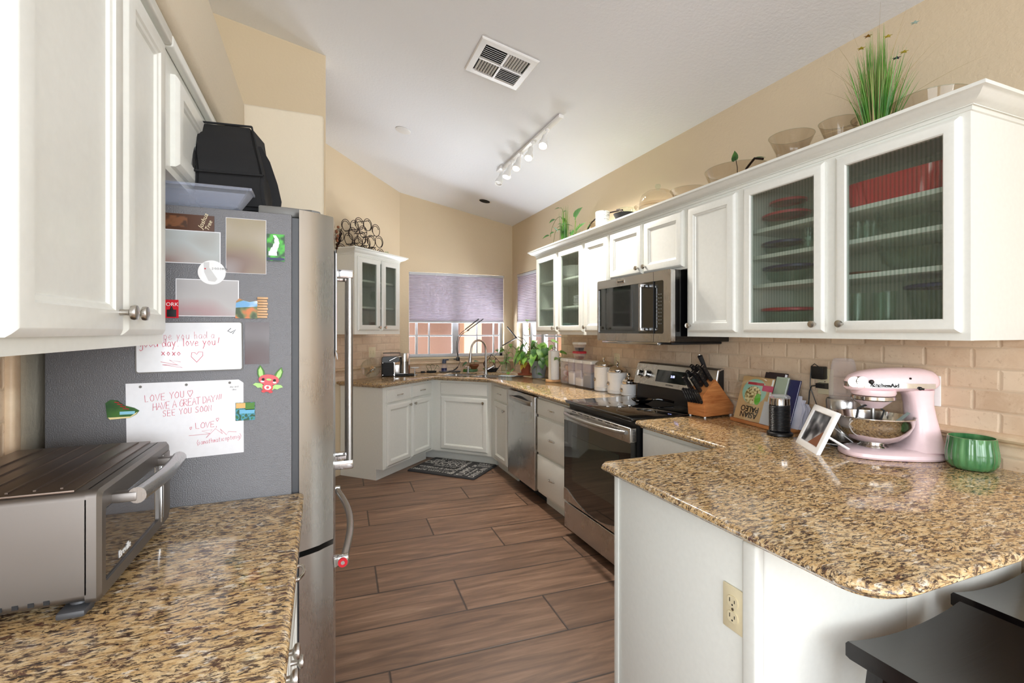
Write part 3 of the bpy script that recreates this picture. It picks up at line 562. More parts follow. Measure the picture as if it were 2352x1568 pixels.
# ======================= MICROWAVE =======================
t=thing('microwave','stainless over-range microwave with black glass door hung under the wall cabinets','microwave',(1.80,2.905,0),R(-90)); w=.762
MB().box(0.004,w-.004,.03,.425,1.338,1.744).build('casing','black',t)
m=MB(); m.loops([[(x,y,z) for x,z in rrect(0+i,w-i,1.336+i,1.745-i,.004,1)] for i,y in ((0,.03),(0,.002),(.002,0))],True,False)
def rw(i0,i1,y,a=(.014,.700,1.385,1.690)): return [(x,y,z) for x,z in rrect(a[0]+i0,a[1]-i0,a[2]+i0,a[3]-i0,.008,1)]
m=MB(); o_=[(x,0,z) for x,z in rrect(0,w,1.336,1.745,.008,1)]; ob=[(x,.03,z) for x,z in rrect(0,w,1.336,1.745,.008,1)]
m.loops([ob,o_,rw(0,0,0),rw(0,0,.008)]); fm=m.build('door_frame','steel',t)
MB().loops([rw(0,0,.006),rw(0,0,.02)],True,True).build('door_glass','ovenglass',fm)
MB().box(.09,.40,.004,.0058,1.42,1.66).build('window_mesh',flat('mw_window',rgb(34,34,34),.06,coat=1),fm)
MB().box(.610,.6115,-.0008,.01,1.336,1.745).build('door_seam','blackm',fm)
MB().box(.240,.325,-.003,0,1.708,1.730,.001).build('badge','nickel',fm); text('KitchenAid','brand_mark','blackp',fm,.016,(.2825,-.0034,1.719),(R(90),0,0),sx=.9)
m=MB(); m.cyl((.555,-.05,1.405),(.555,-.05,1.672),.011).build('handle_bar','steelh',fm)
for z in (1.41,1.667): MB().box(.543,.567,-.058,.01,z-.011,z+.011,.004).build('handle_mount','chrome',fm)
for k in range(9):
    for j in range(3): MB().box(.632+j*.018,.640+j*.018,.0048,.006,1.44+k*.021,1.446+k*.021).build('button_mark','mgrey',fm)
MB().box(.03,w-.03,.03,.40,1.322,1.338,.006).build('vent_base','blackp',t); MB().box(.05,w-.12,.006,.05,1.318,1.336,.004).build('front_lip','chrome',t)
# ======================= FRIDGE =======================
t=thing('refrigerator','tall french door refrigerator with textured grey side covered in magnets and notes','refrigerator',(0,1.572,0)); fw=.905
MB().box(-.655,-.082,0,fw,.03,1.748,.004).build('case','fridgeside',t)
MB().box(-.082,-.062,.012,fw-.012,.06,1.74).build('door_gasket','dgrey',t)
MB().box(-.60,-.09,.02,fw-.02,0,.03).build('base_grille','blackm',t)
def dpoly(y0,y1,a,b): # plan of a curved door front, a/b = rounding at each end
    P=[(-.062,y0+.004),(-.034,y0+.017),(-.008,y0+.031),(.010,y0+.048)] if a else [(-.062,y0),(.0,y0)]; n=10; ys=y0+(.068 if a else .006)
    for i in range(n+1):
        y=ys+(y1-ys-.006)*i/n; yy=(y-fw/2)/(fw/2); e=min(1,(y1-y)/.03 if b else 1,1)
        P.append((.030+.020*(1-yy*yy)-.022*(1-e)**2,y))
    return P+[(.0,y1),(-.062,y1)]
dl=MB().prism(dpoly(0,fw/2-.003,1,0),.735,1.765).build('door','steel',t,ang=40); dr=MB().prism(dpoly(fw/2+.003,fw,0,1),.735,1.765).build('door','steel',t,ang=40)
fz=MB().prism(dpoly(0,fw,1,1),.065,.718).build('freezer_drawer','steel',t,ang=40)
for p,y in ((dl,fw/2-.06),(dr,fw/2+.07)):
    h=MB().cyl((.102,y,.885),(.102,y,1.62),.0125,seg=20).build('handle','steelh',p)
    for z in (.885,1.62): MB().box(.04,.116,y-.014,y+.014,z-.017,z+.017,.005).build('handle_mount','chrome',h)
P=[(.068+.038*math.sin(PI*i/16),.085+.74*i/16,.655) for i in range(17)]; h=MB().tube(P,.013,14).build('handle','steelh',fz)
MB().box(.035,.084,.068,.098,.638,.672,.006).build('handle_mount','chrome',h); MB().box(.035,.084,.81,.84,.638,.672,.006).build('handle_mount','chrome',h)
MB().cyl((.064,.069,.655),(.064,.062,.655),.015).build('handle_medallion','red',h); MB().cyl((.064,.062,.655),(.064,.0605,.655),.006).build('medallion_center','chrome',h)
MB().prism([(-.175,.03),(-.10,.03),(-.05,.045),(-.03,.05),(-.002,.05),(-.002,.10),(-.05,.13),(-.175,.13)],1.748,1.776,.006).build('hinge_cover','mgrey',t)
MB().prism([(-.19,.775),(-.02,.785),(-.002,.80),(-.002,.86),(-.05,.875),(-.19,.875)],1.748,1.776,.006).build('hinge_cover','mgrey',t)
# ======================= CEILING FIXTURES =======================
CR=(0,math.atan(.198),0)
def onceil(x,y): return (x,y,cz(x)-.001)
t=thing('ceiling_vent','white four-way air vent set in the sloping ceiling','vent',onceil(.984,2.65),rot=CR); v=.175
m=MB(); sq=lambda a,z:[(-a,-a,z),(a,-a,z),(a,a,z),(-a,a,z)]
m.loops([sq(v,0),sq(v,-.004),sq(v-.006,-.010),sq(.136,-.012),sq(.134,-.002)]); m.build('frame','white',t)
MB().box(-.134,.134,-.134,.134,-.003,-.001).build('duct_opening','void',t)
MB().box(-.006,.006,-.134,.134,-.014,-.004).box(-.134,.134,-.006,.006,-.014,-.004).build('divider','white',t)
for qx,qy,dx in ((-1,1,0),(1,1,1),(-1,-1,1),(1,-1,0)):
    for k in range(7):
        a=.018+.0168*k; m=MB()
        s_=.009*(-1 if (qx,qy) in ((-1,-1),(1,1)) else 1)
        if dx: m.loops([[(qx*.008,qy*a-s_,-.004),(qx*.008,qy*a+s_*.3,-.015),(qx*.008,qy*a+s_*.3,-.013),(qx*.008,qy*a-s_,-.003)],[(qx*.132,qy*a-s_,-.004),(qx*.132,qy*a+s_*.3,-.015),(qx*.132,qy*a+s_*.3,-.013),(qx*.132,qy*a-s_,-.003)]],True,True)
        else: m.loops([[(qx*a-s_*.7,qy*.008,-.004),(qx*a+s_*.3,qy*.008,-.015),(qx*a+s_*.3,qy*.008,-.013),(qx*a-s_*.7,qy*.008,-.003)],[(qx*a-s_*.7,qy*.132,-.004),(qx*a+s_*.3,qy*.132,-.015),(qx*a+s_*.3,qy*.132,-.013),(qx*a-s_*.7,qy*.132,-.003)]],True,True)
        m.build('louver','white',t)
t=thing('ceiling_speaker','round white blank cover plate on the sloping ceiling','cover plate',onceil(.622,3.973),rot=CR)
MB().lathe([(.0,0),(.062,0),(.062,-.003),(.05,-.006),(0,-.007)][1:],(0,0,0),36).build('cover','white',t); t.name='ceiling_cover_plate'
t=thing('recessed_light','round recessed can light, dark inside, near the window corner ceiling','light',onceil(1.672,5.02),rot=CR)
MB().lathe([(.062,-.001),(.074,0),(.074,-.004),(.064,-.006),(.060,-.003)],(0,0,0),36,cap=False).build('trim_ring','white',t); MB().lathe([(.061,-.002),(.001,-.0025)],(0,0,0),36).build('can','void',t)
t=thing('track_light','white track light with five spot heads along the sloping ceiling','light',onceil(1.51,3.48),rot=CR)
MB().box(-.017,.017,-.585,.56,-.022,0,.003).build('rail','white',t); MB().box(-.035,.012,.50,.61,-.03,0,.004).build('power_feed','white',t); MB().box(-.018,.018,-.592,-.578,-.024,0,.002).build('end_cap','white',t)
def lamp_head(y,tilt,em):
    h=MB(); h.cyl((0,y,-.02),(0,y,-.04),.015).build
    h.tube([(0,y,-.03),(-.004,y-.004,-.06),(-.01,y+.0,-.075)],.006,8)
    A=Euler((tilt,R(12),0)).to_matrix(); 
    h.lathe([(.001,.03),(.016,.03),(.019,.01),(.02,-.03),(.03,-.05),(.034,-.075),(.034,-.088),(.029,-.088),(.026,-.07)],(-.012,y,-.095),24,A,cap=False)
    o=h.build('spot_head','white',t)
    b=MB().lathe([(.001,-.080),(.015,-.081),(.027,-.078),(.027,-.074)],(-.012,y,-.095),20,A).build('bulb',em,o); return o
M['bulb2']=flat('warm_bulb',(1,1,1),.5,em=(1,.85,.66),ems=3.5)
for y,ti,em in ((-.385,R(26),'bulb'),(-.14,R(22),'bulb'),(.10,R(18),'bulb2'),(.30,R(8),'bulb2'),(.50,R(12),'white')): lamp_head(y,-ti,em)
for k,y in enumerate((3.08,3.33,3.58,3.78)):
    l=D.lights.new('track_spot','SPOT'); l.energy=(42,42,42,40)[k]; l.spot_size=R(115); l.spot_blend=.8; l.shadow_soft_size=.03; l.color=(1,.93,.84)
    o=D.objects.new('track_spot',l); C.objects.link(o); o.location=(1.485,y-.03,2.70); o.rotation_euler=(R(-10),R(-14),0)
# ======================= WINDOW SHADES =======================
def shade(name,label,a0,a1,z0,z1,f,loc=None):
    t=thing(name,label,'window shade',(0,0,0)); m=MB(); n=int((z1-.03-z0-.02)/.019); P=[]
    for i in range(n*2+1): P.append((.010 if i%2 else .0,z0+.02+(z1-.03-z0-.02)*i/(2*n)))
    m.loops([[f(a,d,z) for d,z in P]+[f(a,.024-d,z) for d,z in P[::-1]] for a in (a0+.004,a1-.004)],True,True); m.build('pleated_fabric','shade',t,ang=20)
    for nm,zz in (('head_rail',(z1-.032,z1-.002)),('bottom_rail',(z0,z0+.022))):
        m=MB(); p=[f(a0,-.003,zz[0]),f(a1,.027,zz[1])]; m.box(p[0][0],p[1][0],p[0][1],p[1][1],zz[0],zz[1],.004).build(nm,'vinyl',t)
    return t
shade('cellular_shade','wide lilac-grey pleated shade half lowered over the sink window',W1[0]+.004,W1[1]-.004,1.498,2.093,lambda a,d,z:(a,YB+.028-d+.0,z))
shade('cellular_shade','narrow lilac-grey pleated shade on the corner side window',W2[0]+.004,W2[1]-.004,1.498,2.093,lambda a,d,z:(XR+.028-d,a,z))
# ======================= WALL PLATES =======================
def plate(label,loc,rz,w,h,mat,kind,cat='outlet',name='wall_outlet'):
    t=thing(name,label,cat,loc,rz); MB().box(-w/2,w/2,-.006,0,-h/2,h/2,.003).build('cover_plate',mat,t)
    if kind=='duplex':
        for z in (-.02,.02):
            m=MB(); m.loops([[(x,y,z+zz) for x,zz in rrect(-.017,.017,-.0145,.0145,.012,5)] for y in (-.006,-.009)],False,True); r=m.build('receptacle',mat,t)
            MB().box(-.009,-.007,-.0096,-.0088,z-.002,z+.008).box(.006,.008,-.0096,-.0088,z-.002,z+.006).box(-.002,.002,-.0096,-.0088,z-.010,z-.006).build('slots','blackm',r)
        MB().cyl((0,-.006,0),(0,-.0085,0),.0035).build('screw','nickel',t)
    if kind=='phone':
        for z in (-.038,.038): MB().cyl((0,-.006,z),(0,-.0085,z),.004).build('screw','nickel',t)
        j=MB().box(-.011,.011,-.010,-.006,-.010,.010,.001).build('jack','ivory',t); MB().box(-.005,.005,-.0105,-.0098,-.005,.004).build('jack_hole','blackm',j)
    if kind=='switch': 
        for x in (-.023,.023): MB().box(x-.008,x+.008,-.010,-.006,-.02,.02,.002).build('switch',mat,t)
    return t
plate('ivory duplex outlet on the white peninsula end panel',(.999,.944,.678),R(-90),.070,.115,'ivory','duplex')
plate('white phone jack plate on the tiles right of the mixer',(XR-.012,1.150,1.167),R(-90),.083,.118,'white','phone','wall plate','phone_plate')
plate('ivory outlet on the tiles with a black adapter plugged in',(XR-.012,1.565,1.160),R(-90),.075,.122,'ivory','duplex')
plate('ivory outlet on the tiles left of the stove above the canisters',(XR-.012,3.295,1.160),R(-90),.075,.118,'ivory','duplex')
plate('ivory double switch plate on the diagonal tiles above the glass jar',(.505-.0085,.505+KD-.06+.042+.001,1.175),R(45),.115,.115,'ivory','switch','switch','light_switch')
# adapter and plug with cords
t=thing('power_adapter','black power adapter with thin cord in the outlet beside the blender','adapter',(XR-.021,1.580,1.202),R(-90))
MB().box(-.029,.029,-.035,0,-.030,.030,.004).build('adapter_body','blackp',t); MB().tube([(.005,-.03,.03),(-.010,-.035,.042),(-.03,-.03,.028),(-.034,-.03,-.02),(-.036,-.03,-.07),(-.02,-.02,-.13),(.005,-.03,-.17),(.0,-.08,-.215),(.04,-.14,-.284)],.0022,8).build('cord','blackp',t)
t=thing('power_plug','black plug with cord in the lower socket beside the blender','plug',(XR-.0215,1.568,1.140),R(-90))
MB().loops([[(x,y,z) for y,z in ((0,-.014),(0,.014),(-.028,.011),(-.028,-.010))] for x in (-.022,.022)],True,True).build('plug_body','blackp',t); MB().tube([(-.02,-.02,.0),(-.04,-.03,-.004),(-.05,-.03,-.03),(-.055,-.03,-.09),(-.06,-.04,-.15),(-.05,-.05,-.205),(0,-.06,-.220),(.06,-.09,-.221)],.003,8).build('cord','blackp',t)
# ======================= TOASTER OVEN =======================
t=thing('toaster_oven','worn stainless toaster oven with browned top on the left worktop','toaster oven',(-.36,1.025,.915),R(90)); w=.405; h0,h1=.022,.212
m=MB(); m.loops([[(x,y,z) for x,z in rrect(0,w,h0,h1,.014,4)] for y in (.012,.285)],True,True); m.build('casing','toaster',t)
m=MB(); m.box(.006,w-.006,.03,.28,h1-.001,h1+.003,.001)
for k in range(6): m.box(.02,w-.02,.05+.036*k,.054+.036*k,h1+.002,h1+.0055)
m.build('top_plate','toastertop',t)
m=MB()
def r3(a,b,c,d,y,r=.012): return [(x,y,z) for x,z in rrect(a,b,c,d,r,4)]
m.loops([r3(0,w,h0-.004,h1,.014),r3(0,w,h0-.004,h1,-.002),r3(.006,w-.006,h0+.002,h1-.006,-.008),r3(.022,.318,.045,.175,-.008,.006),r3(.022,.318,.045,.175,.006,.006)]); fa=m.build('front_frame','toaster',t)
d=MB().box(.020,.320,-.004,.004,.043,.177).build('door_window','ovenglass',t); MB().box(.03,.31,-.0045,-.004,.05,.17).build('inner_glass',flat('browned_glass',rgb(52,38,24),.06,coat=1),d)
text('Breville','brand_mark','white',d,.02,(.12,-.0052,.062),(R(90),0,0)); bpy.data.objects
MB().box(.345,.395,-.011,-.006,.04,.19,.002).build('control_strip','toaster',t)
for z in (.13,.145,.16): MB().cyl((.36,-.011,z),(.36,-.016,z),.005).build('button','chrome',t)
MB().box(.325,.332,-.012,-.006,.035,.185,.002).build('door_trim','chrome',t)
m=MB(); m.tube([(.05+.28*i/10,-.045-.008*math.sin(PI*i/10),.183) for i in range(11)],[.015]+[.0145]*9+[.015],16); hd=m.build('handle','steelh',t)
for x in (.06,.32): MB().box(x-.012,x+.012,-.045,0,.172,.190,.004).build('handle_mount','toaster',hd)
for x,y in ((.03,.03),(.375,.03),(.03,.25),(.375,.25)): MB().lathe([(.018,0),(.018,.010),(.012,.022)],(x,y,0),16).build('foot','dgrey',t)
for k in range(9): MB().box(-.0006,.0006,.06+.02*k,.068+.02*k,.03,.037).build('side_slot','blackm',t)
MB().box(-.01,.06,.01,.05,.004,.016,.004).build('crumb_tray_handle','dgrey',t)
# ======================= FRIDGE TOP =======================
t=thing('insulated_bag','black fabric cooler bag leaning on top of the fridge','bag',(-.25,1.70,1.776))
a=[(-.10,-.02,.0),(.090,-.02,.0),(.095,.20,.0),(-.10,.20,0)]; b=[(-.100,-.035,.10),(.082,-.035,.105),(.10,.19,.11),(-.09,.2,.11)]; c=[(-.13,.10,.295),(.035,.10,.302),(.06,.22,.30),(-.09,.23,.29)]
m=MB(); m.loops([a,b,c],True,True); bmesh.ops.bevel(m.bm,geom=list(m.bm.edges),offset=.010,segments=2,affect='EDGES'); bmesh.ops.subdivide_edges(m.bm,edges=list(m.bm.edges),cuts=2,use_grid_fill=True)
for v_ in m.bm.verts: v_.co+=Vector((math.sin(v_.co.z*40+v_.co.x*30),math.sin(v_.co.x*50+v_.co.z*20),0))*.0025
m.build('bag_body','fabric',t,ang=60)
MB().tube([b[0],c[0]],.003,6).tube([b[1],c[1]],.003,6).tube([c[0],c[1]],.0035,6).tube([b[0],b[1]],.0035,6).build('piping','fabric',t)
def strap(m,P,w,ax): return m.loops([[tuple(Vector(p)+Vector(ax)*s_*w/2+Vector((0,o,0))) for s_,o in ((-1,0),(1,0),(1,.004),(-1,.004))] for p in P],True,True)
strap(MB(),[(-.125,.07,.23),(-.135,.05,.18),(-.14,.04,.10),(-.14,.02,.02),(-.13,.0,.002)],.026,(1,0,0)).build('strap','fabric',t)
strap(MB(),[(.05,.10,.24),(.08,.06,.18),(.105,.03,.10),(.118,.01,.04),(.115,.0,.003)],.026,(1,0,0)).build('strap','fabric',t)
t=thing('plastic_tray','clear bluish plastic tray lying on the fridge below the bag','tray',(-.44,1.60,1.7495))
m=MB(); o_=lambda a,b,c,d,z:[(a,c,z),(b,c,z),(b,d,z),(a,d,z)]
m.loops([o_(-.24,.25,-.02,.055,.066),o_(-.238,.248,-.018,.053,.062),o_(-.21,.215,.0,.045,.01),o_(-.2,.19,.005,.04,.004)],False,True); m.loops([o_(-.236,.243,-.013,.05,.066),o_(-.205,.210,.004,.042,.012)],False,False)
m.build('tray_body','clearp',t); MB().box(-.245,.252,-.024,-.018,.058,.066,.002).box(.246,.252,-.022,.055,.058,.066,.002).build('rim','clearp',t)
# ======================= FRIDGE MAGNETS AND NOTES =======================
FY=1.5715
def card(name,label,cat,x0,x1,z0,z1,mat,t_=.0012,lay=0,border=None,rot=0,group=None):
    cx,czz=(x0+x1)/2,(z0+z1)/2; t=thing(name,label,cat,(cx,FY-lay,czz)); t.rotation_euler=(0,rot,0); w,h=(x1-x0)/2,(z1-z0)/2
    if border: MB().box(-w-border,w+border,-t_,-.0001,-h-border,h+border).build('border','paper',t); 
    MB().box(-w,w,-t_-(.0003 if border else 0),-.0001 if not border else -t_,-h,h).build('card','ceramic' if mat is None else mat,t); return t
g=lambda *a:[(p,rgb(*c)) for p,c in a]
bl1=m_blur('snapshot_blur_cool',g((.3,(150,140,130)),(.45,(176,182,182)),(.6,(168,160,156)),(.72,(140,96,84))),7)
bl2=m_blur('snapshot_blur_olive',g((.3,(178,168,156)),(.5,(150,138,112)),(.62,(128,106,96)),(.75,(160,156,158))),6)
bl3=m_blur('snapshot_blur_grey',g((.3,(168,166,168)),(.5,(182,180,180)),(.62,(176,150,152)),(.75,(150,152,150))),6)
bl4=m_blur('snapshot_blur_dark',g((.3,(140,138,142)),(.5,(104,96,98)),(.7,(90,66,66))),7)
t=card('magnet','brown desert souvenir magnet with script lettering, highest on the fridge side','magnet',-.50,-.281,1.680,1.724,flat('desert_brown',rgb(82,52,36),.3),.003)
MB().box(-.105,-.065+.0,-.0034,-.0030,-.022,.022).box(-.065,-.03,-.0034,-.003,-.022,.022).build('sky_patch',m_blur('pink_sky',g((.45,(46,28,26)),(.5,(228,170,172))),90),t); MB().box(-.02,.045,-.0034,-.003,-.014,.016).build('rock_patch',m_blur('rocks',g((.4,(72,48,34)),(.55,(120,78,50))),60),t)
text('Joshua','lettering','ivory',t,.017,(.083,-.0036,.006),(R(90),R(-70),0),shear=.3); text('Tree','lettering','ivory',t,.015,(.096,-.0036,-.006),(R(90),R(-70),0),shear=.3)
card('photo_card','horizontal blurred snapshot with grey-blue middle below the desert magnet','photo',-.455,-.268,1.590,1.678,bl1,border=.002)
card('photo_card','tall blurred olive-brown snapshot beside the waterfall magnet','photo',-.252,-.151,1.567,1.723,bl2,border=.001)
t=card('magnet','bright green waterfall magnet near the fridge door edge','magnet',-.148,-.101,1.606,1.685,m_blur('forest',g((.4,(24,72,24)),(.6,(70,180,50))),60),.003)
m=MB()
for i in range(5): m.loops([[(-.004+.006*math.sin(i)+dx,-.0034-.0002*i,.036-.012*i) for dx in (-.004-.0016*i,.004+.0016*i)],[(-.002+.006*math.sin(i+1)+dx,-.0034-.0002*i,.024-.012*i) for dx in (-.005-.0016*i,.005+.0016*i)]],closed=False)
m.build('waterfall','ceramic',t); MB().box(-.023,.023,-.0036,-.003,-.037,-.030).build('caption_strip','navy',t)
t=thing('magnet','round white magnet with grey map outline between the snapshots','magnet',(-.287,FY,1.565)); MB().cyl((0,0,0),(0,-.003,0),.034,seg=40).build('disc','ceramic',t)
MB().loops([[(x,y,z) for x,z in ((-.020,.028),(-.006,.029),(-.006,.014),(.014,-.018),(.008,-.026),(-.008,-.024),(-.018,.0))] for y in (-.003,-.0034)],True,True).build('map_outline',flat('pale_grey',rgb(206,206,206),.5),t); MB().cyl((-.016,-.003,.010),(-.016,-.0042,.010),.002).build('map_pin','redlid',t)
m=MB(); hand(m,'sonoma',.0,.008,.010,-.0036,.0004); m.build('handwriting','penb',t)
card('photo_card','horizontal blurred grey snapshot under the round white magnet','photo',-.371,-.222,1.443,1.543,bl3,border=.002,lay=.001)
t=card('magnet','red city souvenir magnet half hidden by the wall cabinet','magnet',-.412,-.366,1.436,1.486,'red',.003); text('YORK','lettering','ceramic',t,.014,(.004,-.0034,.012),(R(90),0,0)); MB().box(-.004,.018,-.004,-.003,-.022,-.002,.0005).cyl((.007,-.0035,-.002),(.007,-.0035,.008),.004,.001,8).build('skyline','blackm',t)
t=thing('magnet','coastline magnet with a stack of small wooden signs','magnet',(-.187,FY,1.467)); MB().loops([[(x,y,z) for x,z in ((-.042,-.030),(.016,-.031),(.016,.022),(-.006,.018),(-.022,.022),(-.032,.027),(-.040,.018))] for y in (0,-.003)],True,True).build('coast_card',m_blur('cliffs',g((.40,(60,78,44)),(.5,(110,120,70)),(.62,(206,120,64))),45),t)
MB().loops([[(x,y,z) for x,z in ((-.041,.0),(.015,.004),(.015,.021),(-.006,.017),(-.022,.021),(-.040,.014))] for y in (-.003,-.0034)],True,True).build('sea_sky',m_blur('sea_sky',g((.45,(110,168,214)),(.55,(206,224,240))),30),t)
for k in range(8): MB().box(.014,.040+.002*(k%2),-.005,-.0005,-.029+.0078*k,-.0228+.0078*k,.0008).build('wooden_sign','woodl',t)
t=thing('whiteboard','small whiteboard with faded red handwriting on the fridge side','whiteboard',(-.337,FY,1.355),rot=(0,R(-.6),0))
MB().loops([[(x,y,z) for x,z in rrect(-.127,.127,-.068,.070,.006)] for y in (0,-.005)],True,True).build('frame','mgrey',t); MB().loops([[(x,y,z) for x,z in rrect(-.124,.124,-.065,.068,.005)] for y in (-.005,-.0054)],True,True).build('writing_surface','wboard',t)
m=MB(); hand(m,'hope you had a',-.085,.022,.020,-.0056,.0004,.01,1.05,.62); hand(m,'good day. love you!',-.118,.002,.022,-.0056,.0008,.01,.95,.62); hand(m,'xoxo',-.068,-.020,.016,-.0056,.0009,-.05,1.1,.8); hand(m,'~',.0,-.042,.030,-.0056,.0008,0,1,1.2)
m.tube([(-.07,-.0056,-.038),(-.03,-.0056,-.048),(-.066,-.0056,-.046),(-.02,-.0056,-.056),(-.05,-.0056,-.034),(-.024,-.0056,-.040)],.0006,5); m.build('handwriting','pen',t)
MB().tube([(.098,-.0057,.052),(.090,-.0057,.044),(.098,-.0057,.040),(.110,-.0057,.048),(.102,-.0057,.036)],.0009,5).build('black_scribble','penb',t)
card('photo_card','small dark blurred snapshot right of the whiteboard','photo',-.205,-.142,1.304,1.426,bl4)
t=thing('letter','white paper note with red handwriting LOVE YOU and three punched holes','note',(-.347,FY,1.157),rot=(0,R(-.8),0)); w=.1375
MB().loops([[(x,y,z) for x,z in ((-w,-.112),(w,-.108),(w+.002,.092),(w-.010,.102),(-w,.104))] for y in (0,-.0006)],True,True).build('paper_sheet','paper',t)
for x in (-.105,.0,.105): MB().cyl((x,-.0004,.094),(x,-.0010,.094),.0035).build('punched_hole','mgrey',t)
m=MB(); hand(m,'LOVE YOU',-.096,.052,.018,-.0008,.0006,.08,1.0,.68); hand(m,'~',.002,.060,.019,-.0008,.0006); hand(m,'HAVE A GREAT DAY!!!',-.078,.028,.019,-.0008,.0006,.09,.84,.62); hand(m,'SEE YOU SOON',-.056,.010,.016,-.0008,.0006,.06,1.0,.66)
hand(m,'LOVE,',.020,-.030,.016,-.0008,.0006,.03); hand(m,'~',.070,-.014,.010,-.0008,.0005); hand(m,'~',.006,-.032,.008,-.0008,.0005)
m.tube([(.004,-.0008,-.048),(.055,-.0008,-.047),(.035,-.0008,-.038),(.06,-.0008,-.036),(.045,-.0008,-.058),(.068,-.0008,-.034),(.085,-.0008,-.05),(.08,-.0008,-.036),(.095,-.0008,-.054),(.1,-.0008,-.045),(.12,-.0008,-.048)],.0005,5)
hand(m,'(samathmaticopteng)',.022,-.076,.013,-.0008,.00045,.07,.9,.62); m.build('handwriting','pen',t)
m=MB(); hand(m,'day and',.105,.080,.005,-.0008,.0003); hand(m,'idea',.11,.072,.005,-.0008,.0003); m.build('tiny_note','mgrey',t)
t=thing('magnet','colourful high-top sneaker magnet on the left edge of the paper note','magnet',(-.492,FY-.001,1.192)); sh=[(-.036,.018),(-.026,.026),(-.012,.024),(.004,.010),(.026,.002),(.037,-.006),(.030,-.016),(.016,-.024),(-.026,-.026),(-.032,-.020),(-.034,.0)]
MB().loops([[(x,y,z) for x,z in sh] for y in (0,-.004)],True,True).build('shoe_shape','leafd',t); MB().loops([[(x,y,z) for x,z in ((-.030,-.020),(.018,-.020),(.034,-.008),(.030,-.015),(.016,-.0235),(-.026,-.0255))] for y in (-.004,-.005)],True,True).build('sole',flat('cream_sole',rgb(240,220,160),.5),t)
MB().box(-.005,.028,-.0048,-.004,-.014,-.006).build('blue_stripe',flat('sky_blue',rgb(140,200,220),.5),t); m=MB(); [m.tube([(-.016+.006*k,-.0046,.020-.006*k),(-.006+.007*k,-.0046,.018-.006*k)],.0012,5) for k in range(4)]; m.build('laces','redlid',t)
t=card('magnet','square painted magnet of a lake at sunset on the right edge of the note','magnet',-.228,-.179,1.143,1.194,m_blur('painted_reeds',g((.4,(20,80,50)),(.5,(70,160,190)),(.6,(40,110,60))),90),.003,.001)
MB().box(-.0235,.0,-.0034,-.003,.010,.0245).build('sunset_patch',flat('sunset',rgb(250,180,110),.5),t); MB().box(.0,.0235,-.0034,-.003,.004,.0245).build('hill_patch','grass',t); MB().box(-.015,.0235,-.0034,-.003,-.006,.006).build('water_patch',flat('lake_blue',rgb(110,180,214),.5),t)
t=thing('magnet','red flying fruit critter magnet with green ears and wings','magnet',(-.143,FY,1.255),rot=(0,R(8),0))
def blob(P,y0,y1,name,mat,par=None): return MB().loops([[(x,y,z) for x,z in P] for y in (y0,y1)],True,True).build(name,mat,par or t)
def ell(cx,cz_,a,b,r=0,n=20): return [(cx+a*math.cos(2*PI*i/n)*math.cos(r)-b*math.sin(2*PI*i/n)*math.sin(r),cz_+a*math.cos(2*PI*i/n)*math.sin(r)+b*math.sin(2*PI*i/n)*math.cos(r)) for i in range(n)]
for sg in (-1,1):
    e_=[(sg*.010,.010),(sg*.016,.026),(sg*.028,.042),(sg*.034,.030),(sg*.032,.014),(sg*.026,.004)]; e2=[(sg*.017,.014),(sg*.020,.026),(sg*.027,.037),(sg*.031,.028),(sg*.029,.016),(sg*.025,.008)]
    ea=blob(e_,0,-.003,'ear','grass'); blob(e2,-.003,-.0034,'ear_inner',flat('pale_green%d'%(sg+1),rgb(176,224,132),.4),ea)
    wg=blob([(sg*.010,-.018),(sg*.018,-.010),(sg*.034,-.010),(sg*.040,-.016),(sg*.032,-.019),(sg*.026,-.024),(sg*.018,-.022),(sg*.012,-.028)],0,-.003,'wing',D.materials['pale_green%d'%(sg+1)])
blob(ell(0,.002,.027,.016),-.001,-.005,'head','red'); bd=blob(ell(0,-.020,.014,.013),-.001,-.0045,'body','red'); blob(ell(0,-.020,.009,.007),-.0045,-.005,'belly_patch','ceramic'); blob(ell(0,-.020,.004,.004),-.005,-.0054,'belly_apple','red')
for sg in (-1,1): blob(ell(sg*.015,.002,.004,.004),-.005,-.0055,'eye','copper'); blob(ell(sg*.016,-.004,.005,.0025),-.005,-.0054,'cheek','pink'); blob(ell(sg*.009,-.032,.006,.004),-.001,-.004,'foot','red')
blob(ell(0,.003,.007,.003),-.005,-.0056,'nose',D.materials['pale_green2'])
# papers on the fridge front
t=thing('calendar','paper calendar with coloured drawings hanging on the fridge door front','calendar',(.043,1.70,1.50),R(90))
MB().box(0,.13,-.002,.001,-.17,.17).build('backing','mgrey',t); MB().box(.004,.15,-.005,-.002,-.165,.16).build('page','paper',t); MB().box(.02,.12,-.0058,-.005,-.10,.03).build('drawing',flat('coral_print',rgb(236,150,140),.6),t); MB().box(.02,.12,-.0058,-.005,.05,.12).build('drawing',flat('light_blue_print',rgb(170,206,226),.6),t)
MB().loops([[(.0,-.003,-.17),(.14,-.004,-.165),(.15,-.012,-.185),(.01,-.008,-.195)],[(.0,-.001,-.17),(.14,-.002,-.165),(.15,-.010,-.185),(.01,-.006,-.195)]],True,True).build('curled_corner','paper',t)
t=thing('dried_flowers','small dried flower bunch clipped above the calendar on the fridge door','dried flowers',(.046,1.80,1.665),R(90)); m=MB()
for i in range(16): a=random.uniform(-.04,.04); m.tube([(0,0,0),(a*.5,-.006,.03),(a,-.012-random.random()*.01,.06+random.random()*.04)],.0012,5)
m.build('stems','copper',t); m=MB()
for i in range(14): m.sphere((random.uniform(-.03,.03),-.004-random.random()*.006,random.uniform(.03,.10)),.005,8)
m.build('blossoms','stoolw',t)
